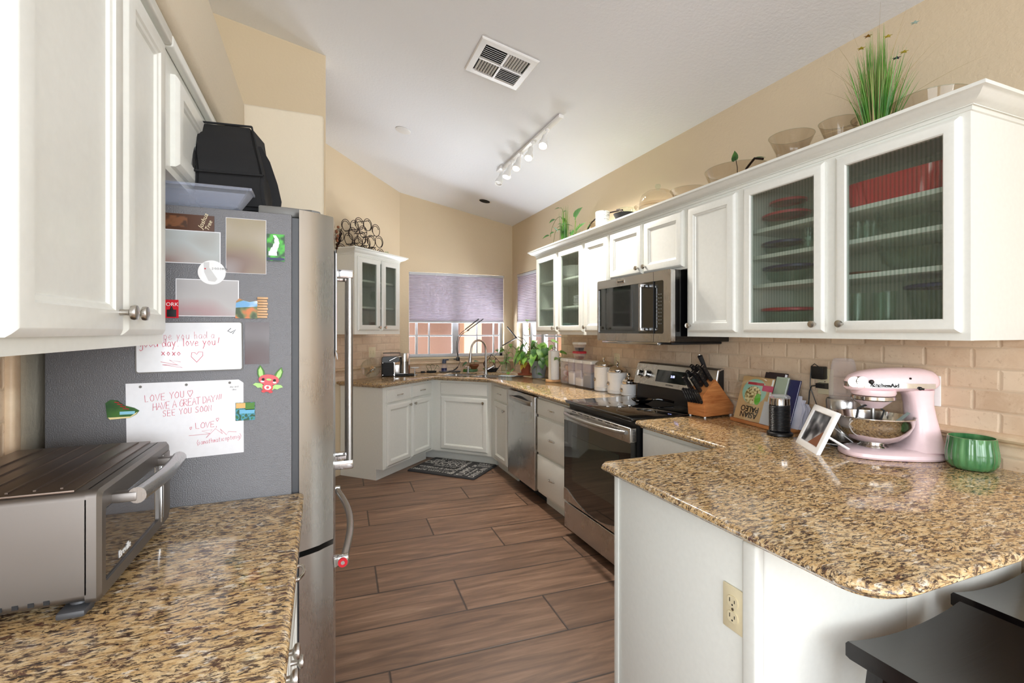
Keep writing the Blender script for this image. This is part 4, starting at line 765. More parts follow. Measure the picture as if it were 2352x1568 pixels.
# bowl on the soffit
t=thing('decorative_plate','pale blue glazed dish standing on the ledge above the left cabinets','dish',(-.375,1.72,2.463)); MB().lathe([(.02,0),(.05,.004),(.10,.035),(.12,.075),(.125,.095),(.119,.095),(.11,.07),(.09,.038),(.04,.010),(.001,.009)],(0,0,.012),36,Matrix.Rotation(R(0),3,'Y')).build('dish_body','dish',t); MB().lathe([(.045,0),(.045,.012),(.03,.016)],(0,0,0)).build('foot_ring','redlid',t)
# ======================= FAR COUNTER =======================
CT=.916
def rotaxis(v): return Vector((0,0,1)).rotation_difference(Vector(v).normalized()).to_matrix()
# tilted glass jar with wooden-handled spoons
t=thing('glass_jar','tilted clear glass jar of small spoons in front of the diagonal tiles','jar',(.455,5.02,CT),R(-15))
A=rotaxis((.75,-.25,.62)); m=MB(); m.lathe([(.001,0),(.06,0),(.085,.02),(.098,.06),(.095,.10),(.078,.13),(.074,.15),(.078,.152),(.072,.148),(.076,.128),(.092,.10),(.095,.06),(.082,.024),(.058,.004),(.001,.004)],(-.045,.0,.066),32,A,cap=False); m.build('jar_body','glass',t)
for i in range(9):
    b=Vector((-.03+.01*(i%3),-.03+.008*i,.045+.004*i)); d=A@Vector((random.uniform(-.25,.25),random.uniform(-.25,.25),1)); m=MB(); m.tube([b,b+d*.06],.003,6); m.lathe([(.001,0),(.012,.006),(.014,.012),(.001,.024)],tuple(b+d*.055),10,A); o=m.build('spoon','woodl' if i%2 else 'steelh'); tag(o,'small spoon lying inside the tilted glass jar','spoon','spoons in the glass jar'); o.matrix_world=Matrix.Translation((.455,5.02,CT))@Matrix.Rotation(R(-15),4,'Z')
# coffee machine
t=thing('coffee_machine','black capsule coffee machine with ribbed side and chrome lever','coffee machine',(.595,5.20,CT),R(-3))
m=MB(); m.box(0,.125,0,.12,.006,.152,.006)
for k in range(14): m.box(.006,.119,-.003,.001,.012+k*.0098,.018+k*.0098)
m.build('body','blackm',t)
m=MB(); m.loops([[(x,y,z) for x,z in [(0,.15),(0,.185),(.006,.2),(.02,.210),(.16,.213),(.175,.20),(.178,.165),(.15,.15)]] for y in (.0,.12)],True,True); m.build('head','blackp',t)
for z in (.02,.148): 
    for x in (.006,.119): MB().cyl((x,-.004,z),(x,0,z),.0035,seg=10).build('screw','nickel',t)
MB().box(.123,.129,-.003,.003,.006,.152).build('edge_strip','chrome',t)
MB().tube([(.075,-.012,.170),(.10,-.014,.183),(.14,-.012,.203),(.18,-.006,.212),(.20,0,.208)],[.008,.005,.005,.005,.006],10).build('lever','chrome',t)
MB().box(.13,.185,.02,.11,.035,.125,.004).build('cup_recess','steel',t); MB().box(.128,.25,.0,.12,.0,.022,.006).box(.23,.34,.0,.11,.004,.020,.009).build('drip_tray','blackm',t)
MB().box(.128,.27,.005,.115,.026,.031,.002).build('drip_grid','steelh',t)
MB().lathe([(.018,.0),(.014,-.02),(.008,-.035)],(.172,.05,.185),16,sx=1).build('spout','steelh',t)
m=MB(); m.lathe([(.046,.031),(.046,.155),(.046,.157)],(.235,.055,0),28); m.build('steel_column','steelh',t); MB().lathe([(.048,.157),(.048,.240),(.046,.246),(.001,.248)],(.235,.055,0),28).build('column_top','steel',t)
MB().box(.02,.19,.075,.118,.205,.245,.006).build('water_tank','clearl',t); MB().box(.015,.195,.07,.118,.244,.252,.003).build('tank_lid','blackp',t)
t=thing('milk_jug_stand','small white plate on a steel stem beside the coffee machine','cup stand',(.955,5.30,CT)); MB().lathe([(.03,0),(.03,.004),(.006,.008),(.005,.072),(.02,.076)]).build('stem','steelh',t); MB().lathe([(.045,.076),(.05,.082),(.05,.086),(.04,.088)]).build('plate','ceramic',t)
t=thing('glass_carafe','tall clear water container behind the coffee machine','carafe',(.885,5.44,CT)); MB().lathe([(.04,.0),(.04,.23),(.037,.23),(.037,.004),(.001,.004)],seg=24,cap=False).build('carafe_body','clearl',t); MB().lathe([(.041,.0),(.041,.10),(.039,.10),(.039,.0)],seg=24,cap=False).build('base_sleeve','stoolw',t)
t=thing('cable_adapter','small black cable adapter on the worktop under the window','adapter',(1.085,5.50,CT)); MB().box(-.022,.022,-.016,.016,0,.024,.004).build('adapter_body','blackm',t); MB().tube([(-.02,0,.012),(-.06,.01,.006),(-.09,.03,.02),(-.08,.06,.05)],.003,6).tube([(.022,0,.012),(.05,.01,.005),(.08,.0,.006),(.11,.02,.005)],.003,6).build('cord','blackm',t)
def sprig(t,n,h,spread,L,leafm='leaf',seed=1,r=.0022,droop=.35,z0=.0,up=1.0):
    rd=random.Random(seed); ms=MB(); ml=MB()
    for i in range(n):
        a=rd.uniform(0,2*PI); s_=spread*rd.uniform(.25,1); hh=h*rd.uniform(.45,1)*up
        P=[Vector((0,0,z0)),Vector((math.cos(a)*s_*.25,math.sin(a)*s_*.25,z0+hh*.6)),Vector((math.cos(a)*s_*.7,math.sin(a)*s_*.7,z0+hh)),Vector((math.cos(a)*s_,math.sin(a)*s_,z0+hh*(1-droop*rd.random())))]
        ms.tube(P,r,5); d=Vector((math.cos(a),math.sin(a),-.25-.5*rd.random())); l=L*rd.uniform(.7,1.15); leaf(ml,P[-1],d,(-.2*math.cos(a),-.2*math.sin(a),1),l,l*.75)
    ms.build('stems','stem',t); ml.build('foliage',leafm,t,ang=60)
t=thing('plant_cutting','three-leaf plant cutting in a tiny black pot below the window','plant',(1.19,5.52,CT)); MB().lathe([(.04,0),(.045,.02),(.04,.022)],sx=1.3).build('pot','blackm',t)
m=MB();l=MB()
for P,d in (([(0,0,.02),(-.01,0,.08),(.0,0,.095)],(1,0,-.2)),([(-.03,0,.02),(-.065,0,.08),(-.05,0,.092)],(1,0,-.1)),([(.03,0,.02),(.06,0,.075),(.06,0,.085)],(.8,-.2,-.5))): m.tube(P,.0022,6); leaf(l,P[-1],d,(0,0,1),.05,.036)
m.build('stems','stem',t); l.build('foliage','leafd',t)
t=thing('drying_tray','flat grey dish tray beneath the soap bottle by the window','tray',(1.405,5.505,CT)); MB().loops([[(x,y,z) for x,y in rrect(-.125+i,.125-i,-.06+i,.06-i,.02)] for i,z in ((.012,0),(.0,.014),(.004,.014),(.014,.004))],True,True).build('tray_body','mgrey',t)
t=thing('soap_bottle','clear soap bottle with dark blue pump top on the grey tray','bottle',(1.335,5.505,CT+.0055)); MB().lathe([(.034,0),(.034,.004),(.030,.06),(.022,.095),(.016,.10)],seg=24).build('bottle_body','clearl',t); MB().lathe([(.0335,.001),(.032,.045),(.001,.046)],seg=24).build('liquid','navy',t)
MB().lathe([(.024,.10),(.024,.125),(.02,.145),(.018,.15)]).box(0,.055,-.009,.009,.135,.150,.004).build('pump_top',flat('slate_blue',rgb(50,62,84),.4),t)
t=thing('dish_wand','black handled dish brush leaning on the grey tray','brush',(1.45,5.515,CT+.006)); MB().tube([(-.06,0,.004),(.0,0,.012),(.035,0,.03),(.055,0,.055)],[.004,.005,.005,.006],8).build('brush_handle','blackm',t)
t=thing('soap_dish','green oval dish with the small clay pot behind the sink','dish',(1.66,5.48,CT)); MB().lathe([(.06,0),(.072,.006),(.075,.03),(.070,.032),(.066,.01),(.001,.008)],sx=1.05,sy=.7).build('dish_body',flat('sage_green',rgb(86,122,84),.4),t)
t=thing('potted_plant','brown clay bowl planter with two drooping leaves behind the sink','plant',(1.695,5.485,CT+.009)); MB().lathe([(.022,0),(.028,.012),(.042,.04),(.058,.062),(.058,.078),(.052,.078),(.05,.065),(.001,.060)],seg=28).build('pot','stoolw',t)
m=MB();l=MB(); 
for P,d in (([(0,0,.06),(.0,0,.09),(.0,-.01,.11)],(1,0,.2)),([(-.02,0,.06),(-.06,0,.095),(-.09,0,.10)],(-1,0,-.5)),([(-.02,0,.06),(-.08,-.01,.07),(-.11,-.01,.02)],(-.3,0,-1))): m.tube(P,.002,5); leaf(l,P[-1],d,(0,-.3,1),.07,.05)
m.build('stems','stem',t); l.build('foliage','leafd',t)
t=thing('geometric_terrarium','black wire geometric terrarium with dark base behind the faucet','terrarium',(1.87,5.36,CT+.004),R(20)); r_=.105; V=[]
top=[(r_*.62*math.cos(2*PI*i/5),r_*.62*math.sin(2*PI*i/5),.16) for i in range(5)]; mid=[(r_*1.1*math.cos(2*PI*(i+.5)/5),r_*1.1*math.sin(2*PI*(i+.5)/5),.09) for i in range(5)]; bot=[(r_*.6*math.cos(2*PI*i/5),r_*.6*math.sin(2*PI*i/5),.003) for i in range(5)]; ap=(0,0,.205)
m=MB(); E_=[(top[i],ap) for i in range(5)]+[(top[i],mid[i]) for i in range(5)]+[(top[i],mid[i-1]) for i in range(5)]+[(bot[i],mid[i]) for i in range(5)]+[(bot[i],mid[i-1]) for i in range(5)]+[(bot[i],bot[i-1]) for i in range(5)]
for a_,b_ in E_: m.tube([a_,b_],.0028,6)
m.build('wire_frame','copper',t); MB().loops([bot,[tuple(Vector(p)*.0+Vector((mid[i][0]*.6+bot[i][0]*.4,mid[i][1]*.6+bot[i][1]*.4,.045))) for i,p in enumerate(bot)]],True,True).build('dark_base','blackm',t)
def vine(ms,ml,P,L,rd,k=5,r=.002,side=0):
    P=[Vector(p) for p in P]; Q=[]
    for i in range(len(P)-1):
        for j in range(4): 
            u=j/4; a_=P[i-1] if i else P[0]; d_=P[i+2] if i+2<len(P) else P[-1]
            Q.append(.5*((2*P[i])+(-a_+P[i+1])*u+(2*a_-5*P[i]+4*P[i+1]-d_)*u*u+(-a_+3*P[i]-3*P[i+1]+d_)*u**3))
    Q.append(P[-1]); ms.tube(Q,r,5); n=len(Q)
    for q_ in range(k):
        i=min(n-2,int((q_+.7)/k*n)); d=(Q[i+1]-Q[i]).normalized(); s_=d.cross(Vector((0,0,1))); s_=(s_ if s_.length>.01 else Vector((1,0,0))).normalized()*(1 if q_%2 else -1); dd=(s_+d*.4+Vector((0,0,rd.uniform(-.5,.2))))
        st=Q[i]+dd.normalized()*.018; ms.tube([Q[i],st],r*.7,4); l=L*rd.uniform(.75,1.15); leaf(ml,st,dd,(-.3,-.4,1),l,l*.72)
t=thing('pothos_vase','tall green glass vase with trailing pothos vines behind the sink','plant',(1.985,5.17,CT))
MB().lathe([(.045,0),(.058,.01),(.062,.05),(.050,.10),(.030,.15),(.028,.19),(.034,.215),(.031,.215),(.025,.19),(.027,.15),(.047,.10),(.058,.05),(.054,.012),(.001,.008)],seg=28,cap=False).build('vase','glassg',t)
rd=random.Random(3); ms=MB(); ml=MB()
for P in ([(0,0,.02),(0,0,.2),(-.06,-.02,.29),(-.16,-.05,.26),(-.2,-.06,.17)],[(0,0,.02),(0,0,.2),(-.05,0,.27),(-.13,0,.21),(-.22,-.02,.10),(-.27,0,.06)],[(0,0,.02),(0,0,.2),(.05,-.03,.30),(.12,-.05,.27),(.17,-.08,.20)],[(0,0,.05),(0,0,.2),(.03,.02,.33),(.09,.03,.31),(.15,.02,.24)],[(0,0,.05),(.01,0,.2),(-.02,-.02,.27),(-.04,-.06,.2),(-.05,-.1,.08),(-.02,-.12,.02)],[(0,0,.05),(.01,0,.2),(.04,-.06,.24),(.07,-.1,.14),(.06,-.12,.04)]): vine(ms,ml,P,.065,rd,4)
ms.build('vines','stem',t); ml.build('foliage','leaf',t)
t=thing('terracotta_plant','terracotta pot plant with yellowing leaves on a clay saucer','plant',(2.095,4.86,CT))
MB().lathe([(.062,0),(.085,.004),(.09,.018),(.084,.018),(.078,.008),(.001,.006)],seg=32).build('saucer','terra',t); MB().lathe([(.042,.009),(.046,.012),(.056,.11),(.061,.112),(.061,.132),(.055,.132),(.052,.115),(.001,.112)],seg=32).build('pot','terra',t); MB().lathe([(.053,.112),(.001,.118)]).build('soil','soil',t)
sprig(t,28,.18,.095,.08,'leaf',5,z0=.115); ml=MB()
for a,z,l in ((200,.17,.07),(240,.14,.08),(300,.16,.06),(255,.2,.06),(215,.11,.07)): a=R(a); leaf(ml,(.05*math.cos(a),.05*math.sin(a),z),(math.cos(a),math.sin(a),-.7),(0,0,1),l,l*.7)
ml.build('yellow_leaves','leafy',t)
t=thing('pothos_plant','large bushy pothos in a blue-grey pot near the paper towels','plant',(2.09,4.51,CT))
MB().lathe([(.060,0),(.066,.004),(.084,.15),(.090,.152),(.092,.178),(.085,.178),(.082,.155),(.001,.150)],seg=36).build('pot','bluegrey',t); MB().lathe([(.083,.150),(.001,.158)]).build('soil','soil',t)
rd=random.Random(11); ms=MB(); ml=MB(); md=MB()
for i in range(64):
    a=rd.uniform(0,2*PI); s_=rd.uniform(.04,.24); h_=rd.uniform(.05,.24)*(1.15-s_*2); y_=math.sin(a)*s_; x_=math.cos(a)*s_*(.08 if math.cos(a)>0 else 1.0)
    P=[Vector((0,0,.15)),Vector((x_*.3,y_*.3,.15+h_*.8)),Vector((x_,y_,.15+h_))]; ms.tube(P,.0025,5); d=Vector((x_,y_,-.4*s_*3)); l=rd.uniform(.07,.11); leaf(ml if i%3 else md,P[-1],d if d.length>.02 else (0,-1,0),(-.3,-.2,1),l,l*.75)
vine(ms,ml,[(0,0,.16),(-.05,.1,.26),(-.02,.16,.40),(-.03,.18,.52),(-.05,.20,.60)],.06,rd,4); vine(ms,ml,[(0,0,.16),(.02,-.1,.28),(-.0,-.25,.26),(-.02,-.38,.22),(.0,-.50,.23)],.085,rd,6); vine(ms,md,[(0,0,.16),(-.04,-.08,.2),(-.07,-.1,.10),(-.08,-.12,.05)],.07,rd,3); vine(ms,ml,[(0,0,.2),(.03,-.1,.36),(.05,-.2,.38),(.06,-.3,.30),(.05,-.42,.22)],.08,rd,6)
ms.build('vines','stem',t); ml.build('foliage','leaf',t); md.build('dark_foliage','leafd',t)
# clip grow lights
t=thing('grow_light','black twin-arm clip grow light rising in front of the sink window','lamp',(1.515,5.575,1.09))
MB().box(-.018,.018,-.04,.0,-.045,.0,.004).box(-.05,-.015,-.03,-.012,-.03,-.018,.003).build('clip','blackp',t)
MB().tube([(0,-.02,0),(-.02,-.025,.10),(-.015,-.03,.18),(.0,-.03,.24),(.035,-.04,.29),(.11,-.05,.345)],.0035,8).tube([(.004,-.02,0),(-.008,-.025,.10),(.0,-.03,.18),(.02,-.03,.24),(.055,-.05,.285),(.13,-.06,.32)],.0035,8).build('gooseneck','blackp',t)
MB().tube([(.08,-.045,.325),(.245,-.07,.455)],.0075,10).build('light_bar','blackp',t); MB().tube([(.10,-.06,.312),(.30,-.08,.455)],.0065,10).build('light_bar','blackp',t); MB().tube([(.01,-.02,-.03),(.025,-.025,-.06),(.0,-.03,-.11),(-.06,-.04,-.155)],.003,6).build('cord','blackp',t)
t=thing('grow_light','black clip grow light with crossed arms above the corner plants','lamp',(2.20,4.93,1.09))
MB().box(-.02,.02,-.015,.015,-.03,.03,.004).build('clip','blackp',t)
MB().tube([(0,0,0),(-.06,.02,.10),(-.10,.06,.19),(-.14,.16,.24)],.0035,8).tube([(0,0,0),(-.04,-.02,.12),(-.08,.03,.22),(-.12,.12,.245)],.0035,8).build('gooseneck','blackp',t)
MB().tube([(-.12,.14,.235),(-.33,.05,.15)],.0065,10).build('light_bar','blackp',t); MB().tube([(-.13,.14,.235),(-.20,.25,.36)],.007,10).build('light_bar','blackp',t)
t=thing('vegetable_mat','folded blue and white drying mat on the worktop right of the sink','mat',(1.86,4.80,CT),R(-40)); MB().box(-.09,.09,-.05,.05,0,.006,.002).build('mat_body',m_blur('mat_weave',g((.4,(150,190,214)),(.55,(226,232,236))),80),t); MB().box(.06,.16,-.052,.05,.0,.004,.002).build('mat_edge','blackm',t)
# paper towels
t=thing('paper_towel_holder','white paper towel roll standing on a round bamboo base','paper towel holder',(2.075,4.13,CT))
MB().lathe([(.078,0),(.080,.003),(.080,.017),(.077,.020)],seg=40).build('base','woodl',t); MB().lathe([(.018,.021),(.052,.021),(.053,.024),(.053,.292),(.050,.295),(.018,.295)],seg=40,cap=False).build('paper_roll','ptowel',t)
MB().lathe([(.006,.02),(.006,.305),(.015,.308),(.017,.315),(.017,.325),(.012,.335),(.001,.338)],seg=20).build('rod','chrome',t)
MB().loops([[(.053*math.cos(R(a))*1.0-.0,.053*math.sin(R(a)),z) for z in (.024,.292)] for a in (180,190,200)]+[[(-.056,-.045,.024),(-.056,-.045,.292)],[(-.058,-.055,.024),(-.058,-.055,.292)]],closed=False).build('loose_sheet','ptowel',t)
# storage containers
cols=[('ivory produce',.0),('flour',.55),('white powder',.35),('grey grains',.5)]
for k,(a,b,txt,fill,fm) in enumerate(((4.035,3.890,'clear white-lidded food bin holding orange potatoes and onions, by the paper towels',0,None),(3.885,3.765,'clear white-lidded food bin half full of flour, second from the paper towels',.11,'ptowel'),(3.760,3.625,'clear white-lidded food bin with white powder and a scoop, third from the paper towels',.07,'ptowel'),(3.620,3.470,'clear white-lidded food bin with grey grains, next to the tallest canister',.12,'bluegrey'))):
    t=thing('food_container',txt,'container',(2.09,(a+b)/2,CT),R(-90)); w=(a-b)/2-.002; dp=.115; H_=.205
    m=MB(); m.loops([[(x,y,z) for x,y in rrect(-w+i,w-i,0+i,dp-i,.012)] for i,z in ((.006,0),(.002,.006),(0,H_))],True,False); m.loops([[(x,y,z) for x,y in rrect(-w+.003+i,w-.003-i,.003+i,dp-.003-i,.010)] for i,z in ((0,H_),(.006,.004))],False,True); m.build('bin','clearl',t)
    m=MB(); m.loops([[(x,y,z) for x,y in rrect(-w-.000+i,w+.000-i,-.003+i,dp-i,.012)] for i,z in ((0,H_),(0,H_+.02),(.004,H_+.026))],True,True); m.build('lid','white',t)
    if fill: 
        MB().loops([[(x,y,z) for x,y in rrect(-w+.006+i,w-.006-i,.006+i,dp-.006-i,.01)] for i,z in ((0,.006),(0,fill),(.01,fill+.008))],True,True).build('contents',fm,t)
    else:
        rd=random.Random(4)
        for q_,(x,y,z,r,mt) in enumerate(((-.03,.04,.035,.03,'terra'),(.028,.035,.035,.028,'woodl'),(.0,.05,.085,.030,'woodl'),(-.035,.045,.09,.026,'pink'),(.035,.04,.09,.026,'terra'),(.01,.045,.14,.030,'woodl'),(-.03,.05,.15,.026,'stoolw'))):
            o=MB().sphere((0,0,0),r,16,.85).build('vegetable',mt); o.location=(2.09+y,(a+b)/2-x,CT+z); o.rotation_euler=(rd.random(),rd.random(),0); tag(o,'round potato or onion inside the clear bin beside the paper towels','vegetable','vegetables in the clear bin')
    if k==2: MB().tube([(.01,.03,.07),(.0,.03,.14)],[.014,.007],10).build('scoop','white',t)
for txt,x,y,z,lc,ct,hh in (('small clear food box with dark red lid on top of the bins','0','0',.0,'redlid','stoolw',.068),('small clear food box with white lid, stacked on the red-lidded one','0','0',.0765,'white','copper',.072)):
    t=thing('food_box',txt,'container',(2.13,3.735,CT+.2315+z),R(-90)); m=MB(); w=.055
    m.loops([[(x,y,zz) for x,y in rrect(-w+i,w-i,-.04+i,.04-i,.012)] for i,zz in ((.014,0),(0,hh-.012))],True,False); m.build('box_body','clearl',t); MB().loops([[(x,y,zz) for x,y in rrect(-w-.003+i,w+.003-i,-.043+i,.043-i,.012)] for i,zz in ((0,hh-.014),(0,hh+.002),(.005,hh+.006))],True,True).build('lid',lc,t)
    MB().loops([[(x,y,zz) for x,y in rrect(-w+i,w-i,-.04+i,.04-i,.012)] for i,zz in ((.016,.003),(.012,hh*.4))],True,True).build('contents',ct,t)
# canisters
for y,r,hh,lab in ((3.355,.078,.195,'tallest white ceramic canister with domed steel lid, beside the food bins'),(3.165,.076,.165,'middle white ceramic canister with domed steel lid'),(3.022,.056,.088,'smallest white ceramic canister with steel lid, next to the stove')):
    x=XR-.012-.01-r if r>.06 else 2.145
    t=thing('canister',lab,'canister',(x,y,CT)); m=MB(); m.lathe([(r-.006,0),(r,.006),(r,hh*.14),(r+.002,hh*.15),(r+.002,hh*.17),(r-.001,hh*.18),(r,hh*.2),(r,hh-.01),(r+.002,hh-.004),(r-.004,hh)],seg=48); m.build('jar_body','ceramic',t)
    MB().lathe([(r-.008,hh),(r-.006,hh+.004),(r-.006,hh+.020),(r-.010,hh+.024),(r*.75,hh+.034),(r*.4,hh+.046),(.008,hh+.050),(.006,hh+.056),(.012,hh+.064),(.014,hh+.072),(.010,hh+.080),(.001,hh+.084)],seg=40).build('lid','mirror',t)
    MB().lathe([(.001,.0),(.014,.0005),(.016,.003),(.001,.006)],(-r+.001,.012,hh*.48),20,rotaxis((-1,.1,0)),sy=1.3).build('oval_badge','nickel',t)
# spoon rest / ladle on cooktop
t=thing('spoon_rest','small black metal bowl with handle resting on the cooktop','spoon rest',(1.95,2.60,.927),R(-35)); MB().lathe([(.02,0),(.045,.008),(.065,.022),(.070,.030),(.066,.030),(.042,.012),(.001,.006)],seg=32,sx=1,sy=1).build('bowl','black',t); MB().tube([(.064,0,.026),(.10,0,.03),(.16,.01,.022),(.20,.01,.012)],[.006,.007,.008,.007],10).build('handle','black',t)
# ======================= KNIFE BLOCK =======================
kb=thing('knife_block','acacia wood knife block full of black handled knives right of the stove','knife block',(1.968,2.066,CT+.008),R(6))
S_=[(0,0),(.235,0),(.24,.05),(.09,.205),(-.012,.118)]
m=MB(); m.loops([[(x,y,z) for x,z in S_] for y in (0,.118)],True,True); bmesh.ops.bevel(m.bm,geom=list(m.bm.edges),offset=.003,segments=2,affect='EDGES'); m.build('block','wood',kb)
MB().box(-.0,.03,-.0012,.0,.003,.06).build('side_seam','wood',kb)
for x,y in ((.01,.008),(.22,.008),(.01,.11),(.22,.11)): MB().cyl((x,y,-.008),(x,y,.001),.006,seg=12).build('foot','white',kb)
kd=Vector((-.66,0,.75)).normalized(); kn=Vector((.75,0,.66))
def knife(L,hh,first=None):
    m=MB(); pr=[(0,hh*.35),(.01,hh*.5),(L*.3,hh*.42),(L*.6,hh*.5),(L*.85,hh*.58),(L,hh*.35),(L*.97,-hh*.5),(L*.7,-hh*.35),(L*.3,-hh*.5),(0,-hh*.4)]
    m.loops([[(x,y,z) for x,z in pr] for y in (-.006,.006)],True,True); bmesh.ops.bevel(m.bm,geom=list(m.bm.edges),offset=.002,segments=2,affect='EDGES'); return m
wm=Matrix.Translation((1.968,2.066,CT+.008))@Matrix.Rotation(R(6),4,'Z'); fr=Matrix((( kd.x,0,kn.x,0),(0,1,0,0),(kd.z,0,kn.z,0),(0,0,0,1)))
proto=None; steak=None
def place(px,py,t0,proto,lab,grp,tl=0):
    # px: distance along the slanted face from its lower edge
    p=Vector((-.012,0,.118)).lerp(Vector((.09,0,.205)),px); o=proto; o.matrix_world=wm@Matrix.Translation((p.x,py,p.z))@fr@Matrix.Rotation(R(tl),4,'Y'); tag(o,lab,'knife',grp); return o
def mkknife(L,hh):
    r=D.objects.new('kitchen_knife',None); r.empty_display_size=.03; C.objects.link(r); knife(L,hh).build('handle','blackp',r); MB().loops([[(-.004,y*.7,-hh*.45),(-.004,y*.7,hh*.4),(.006,y,hh*.45),(.006,y,-hh*.45)] for y in (-.006,.006)],True,True).build('bolster','chrome',r)
    MB().box(L*.96,L*1.005,-.0062,.0062,-hh*.5,hh*.3,.002).build('end_cap','chrome',r); MB().box(-.10,-.004,-.001,.001,-hh*.4,hh*.4).build('blade','steelh',r)
    for x in (.3,.55,.8): MB().cyl((L*x,-.0068,0),(L*x,.0068,0),.002,seg=8).build('rivet','chrome',r)
    return r
p0=mkknife(.118,.024); specs=[(.90,.022,'long black handled knife in the upper row of the block, nearest the camera'),(.90,.058,'black handled knife in the middle of the upper block row'),(.88,.095,'black handled knife at the far end of the upper block row'),(.55,.02,'black handled knife in the middle row of the block, nearest the camera'),(.52,.055,'black handled knife at the centre of the block'),(.52,.092,'black handled knife in the middle row, far side of the block'),(.20,.035,'short black handled knife in the lower row of the block, near side'),(.18,.085,'short black handled knife in the lower row of the block, far side')]
for i,(px,py,lab) in enumerate(specs):
    o=p0 if i==0 else copy_tree(p0); place(px,py,0,o,lab,'large knives in the block')
s0=D.objects.new('steak_knife',None); C.objects.link(s0); s0.empty_display_size=.02; knife(.095,.018).build('handle','blackp',s0)
for x in (.25,.75): MB().cyl((.095*x,-.0068,0),(.095*x,.0068,0),.0025,seg=8).build('rivet','chrome',s0)
for i in range(6):
    o=s0 if i==0 else copy_tree(s0); o.matrix_world=wm@Matrix.Translation((-.010,.012+.0175*i,.075))@fr@Matrix.Rotation(R(-8),4,'Y')@Matrix.Translation((.0,0,0)); tag(o,'small black steak knife in the lowest slots of the wooden block','knife','steak knives in the block')
t=thing('kitchen_shears','black grip sharpening tool sticking up from the back of the knife block','kitchen tool',(0,0,0)); t.matrix_world=wm@Matrix.Translation((.105,.06,.185)); MB().tube([(0,0,0),(-.012,0,.03),(-.05,0,.11),(-.075,0,.15)],[.009,.011,.012,.014],14).build('grip','blackm',t); MB().loops([[( -.078+.014*math.cos(2*PI*i/20),.012*math.sin(2*PI*i/20),.156+d) for i in range(20)] for d in (0,.002)],True,True).build('end_ring','nickel',t)
# ======================= COOKBOOK STAND =======================
t=thing('cookbook_stand','clear acrylic cookbook stand with wooden base against the tiles','book stand',(2.065,1.985,CT),R(-97)); ln=R(17)
MB().box(0,.36,.0,.115,0,.018,.002).build('base','wood',t)
def lean(x,y0,s_): return (x,y0+math.sin(ln)*s_,.019+math.cos(ln)*s_)
def sheet(x0,x1,y,t_,h,z=0,xs=0): # slab leaning back by ln
    m=MB(); m.loops([[tuple(Vector(lean(x,y,s_))+Vector((0,math.cos(ln)*d,-math.sin(ln)*d))) for x,s_ in ((x0+xs,z),(x1+xs,z),(x1,z+h),(x0,z+h))] for d in (0,t_)],True,True); return m
sheet(-.02,.33,.005,.003,.24).build('acrylic_front','glass',t)
SM=Matrix.Translation((2.065,1.985,CT))@Matrix.Rotation(R(-97),4,'Z')
def book(name,label,x0,x1,y,t_,h,mat,z=0,pages=True):
    b=thing(name,label,'book',(2.065,1.985,CT),R(-97)); c=sheet(x0,x1,y,.002,h,z).build('front_cover',mat,b)
    if pages: sheet(x0+.002,x1-.003,y+.0022,t_-.0044,h-.004,z+.002).build('pages','paper',b); sheet(x0,x1,y+t_-.002,.002,h,z).build('back_cover',mat,b)
    return b,c
b,c=book('cookbook','upside-down ASIAN PALEO cookbook with a noodle bowl on its cover','' or .015,.215,.011,.018,.232,flat('kraft_cover',rgb(206,168,120),.4))
def oncover(u,s_,d=.0008,y=.011): v_=Vector(lean(u,y,s_)); return v_+Vector((0,-math.cos(ln)*d,math.sin(ln)*d))
def disc(u,s_,a,b_,d,name,mat,par): return MB().loops([[tuple(oncover(u+a*math.cos(2*PI*i/36),s_+b_*math.sin(2*PI*i/36),dd)) for i in range(36)] for dd in (0,d)],True,True).build(name,mat,par)
disc(.115,.155,.082,.068,.0010,'bowl_picture',flat('aqua_bowl',rgb(158,204,186),.35),c); disc(.112,.135,.056,.048,.0014,'noodles',m_blur('noodle',g((.35,(120,98,52)),(.5,(214,190,128)),(.65,(240,226,180))),90),c); disc(.150,.118,.020,.030,.0018,'greens','green',c)
rx=(R(90)+(-ln),0,0)
for s_,tx in ((.030,'ASIAN'),(.062,'PALEO')): text(tx,'cover_lettering','copper',c,.042,tuple(oncover(.115,s_,.0022)),(-(R(90)-ln),0,R(180)),sx=1.0,off=.0006)
MB().loops([[tuple(oncover(u,s_,d)) for u,s_ in ((.06,.190),(.17,.190),(.17,.204),(.06,.204))] for d in (.001,.0018)],True,True).build('pink_banner','redlid',c); sheet(.165,.235,.0095,.0006,.03,.165).build('pink_tab',flat('magenta_print',rgb(206,50,104),.4),c)
book('cookbook','cookbook with black cover behind the ASIAN PALEO book',.13,.255,.040,.022,.262,flat('photo_cover',rgb(52,40,42),.3)); book('cookbook','thin green and white cookbook next to the black one on the stand',.215,.285,.034,.012,.245,flat('greenish_cover',rgb(170,186,168),.4))
book('binder','dark navy binder leaning at the right end of the book stand',.25,.345,.048,.010,.235,'navy'); book('paper_sheets','loose printed recipe sheets standing in front of the cookbooks',.20,.285,.009,.001,.115,flat('printed_grey',rgb(206,208,216),.7),0,False)
t=thing('paper_bag','crumpled white papers behind the navy binder','papers',(2.065,1.985,CT),R(-97)); m=MB()
for k in range(9): m.loops([[tuple(Vector(lean(x,.066+.005*k,s_))+Vector((0,.004*math.sin(s_*60+k),0))) for x in (.30,.362+.008*math.sin(k*2)+.02*(s_<.12))] for s_ in [i*.02 for i in range(int(9-k*.25))]],closed=False)
m.build('paper_sheets',flat('grey_white_paper',rgb(206,206,220),.8),t)
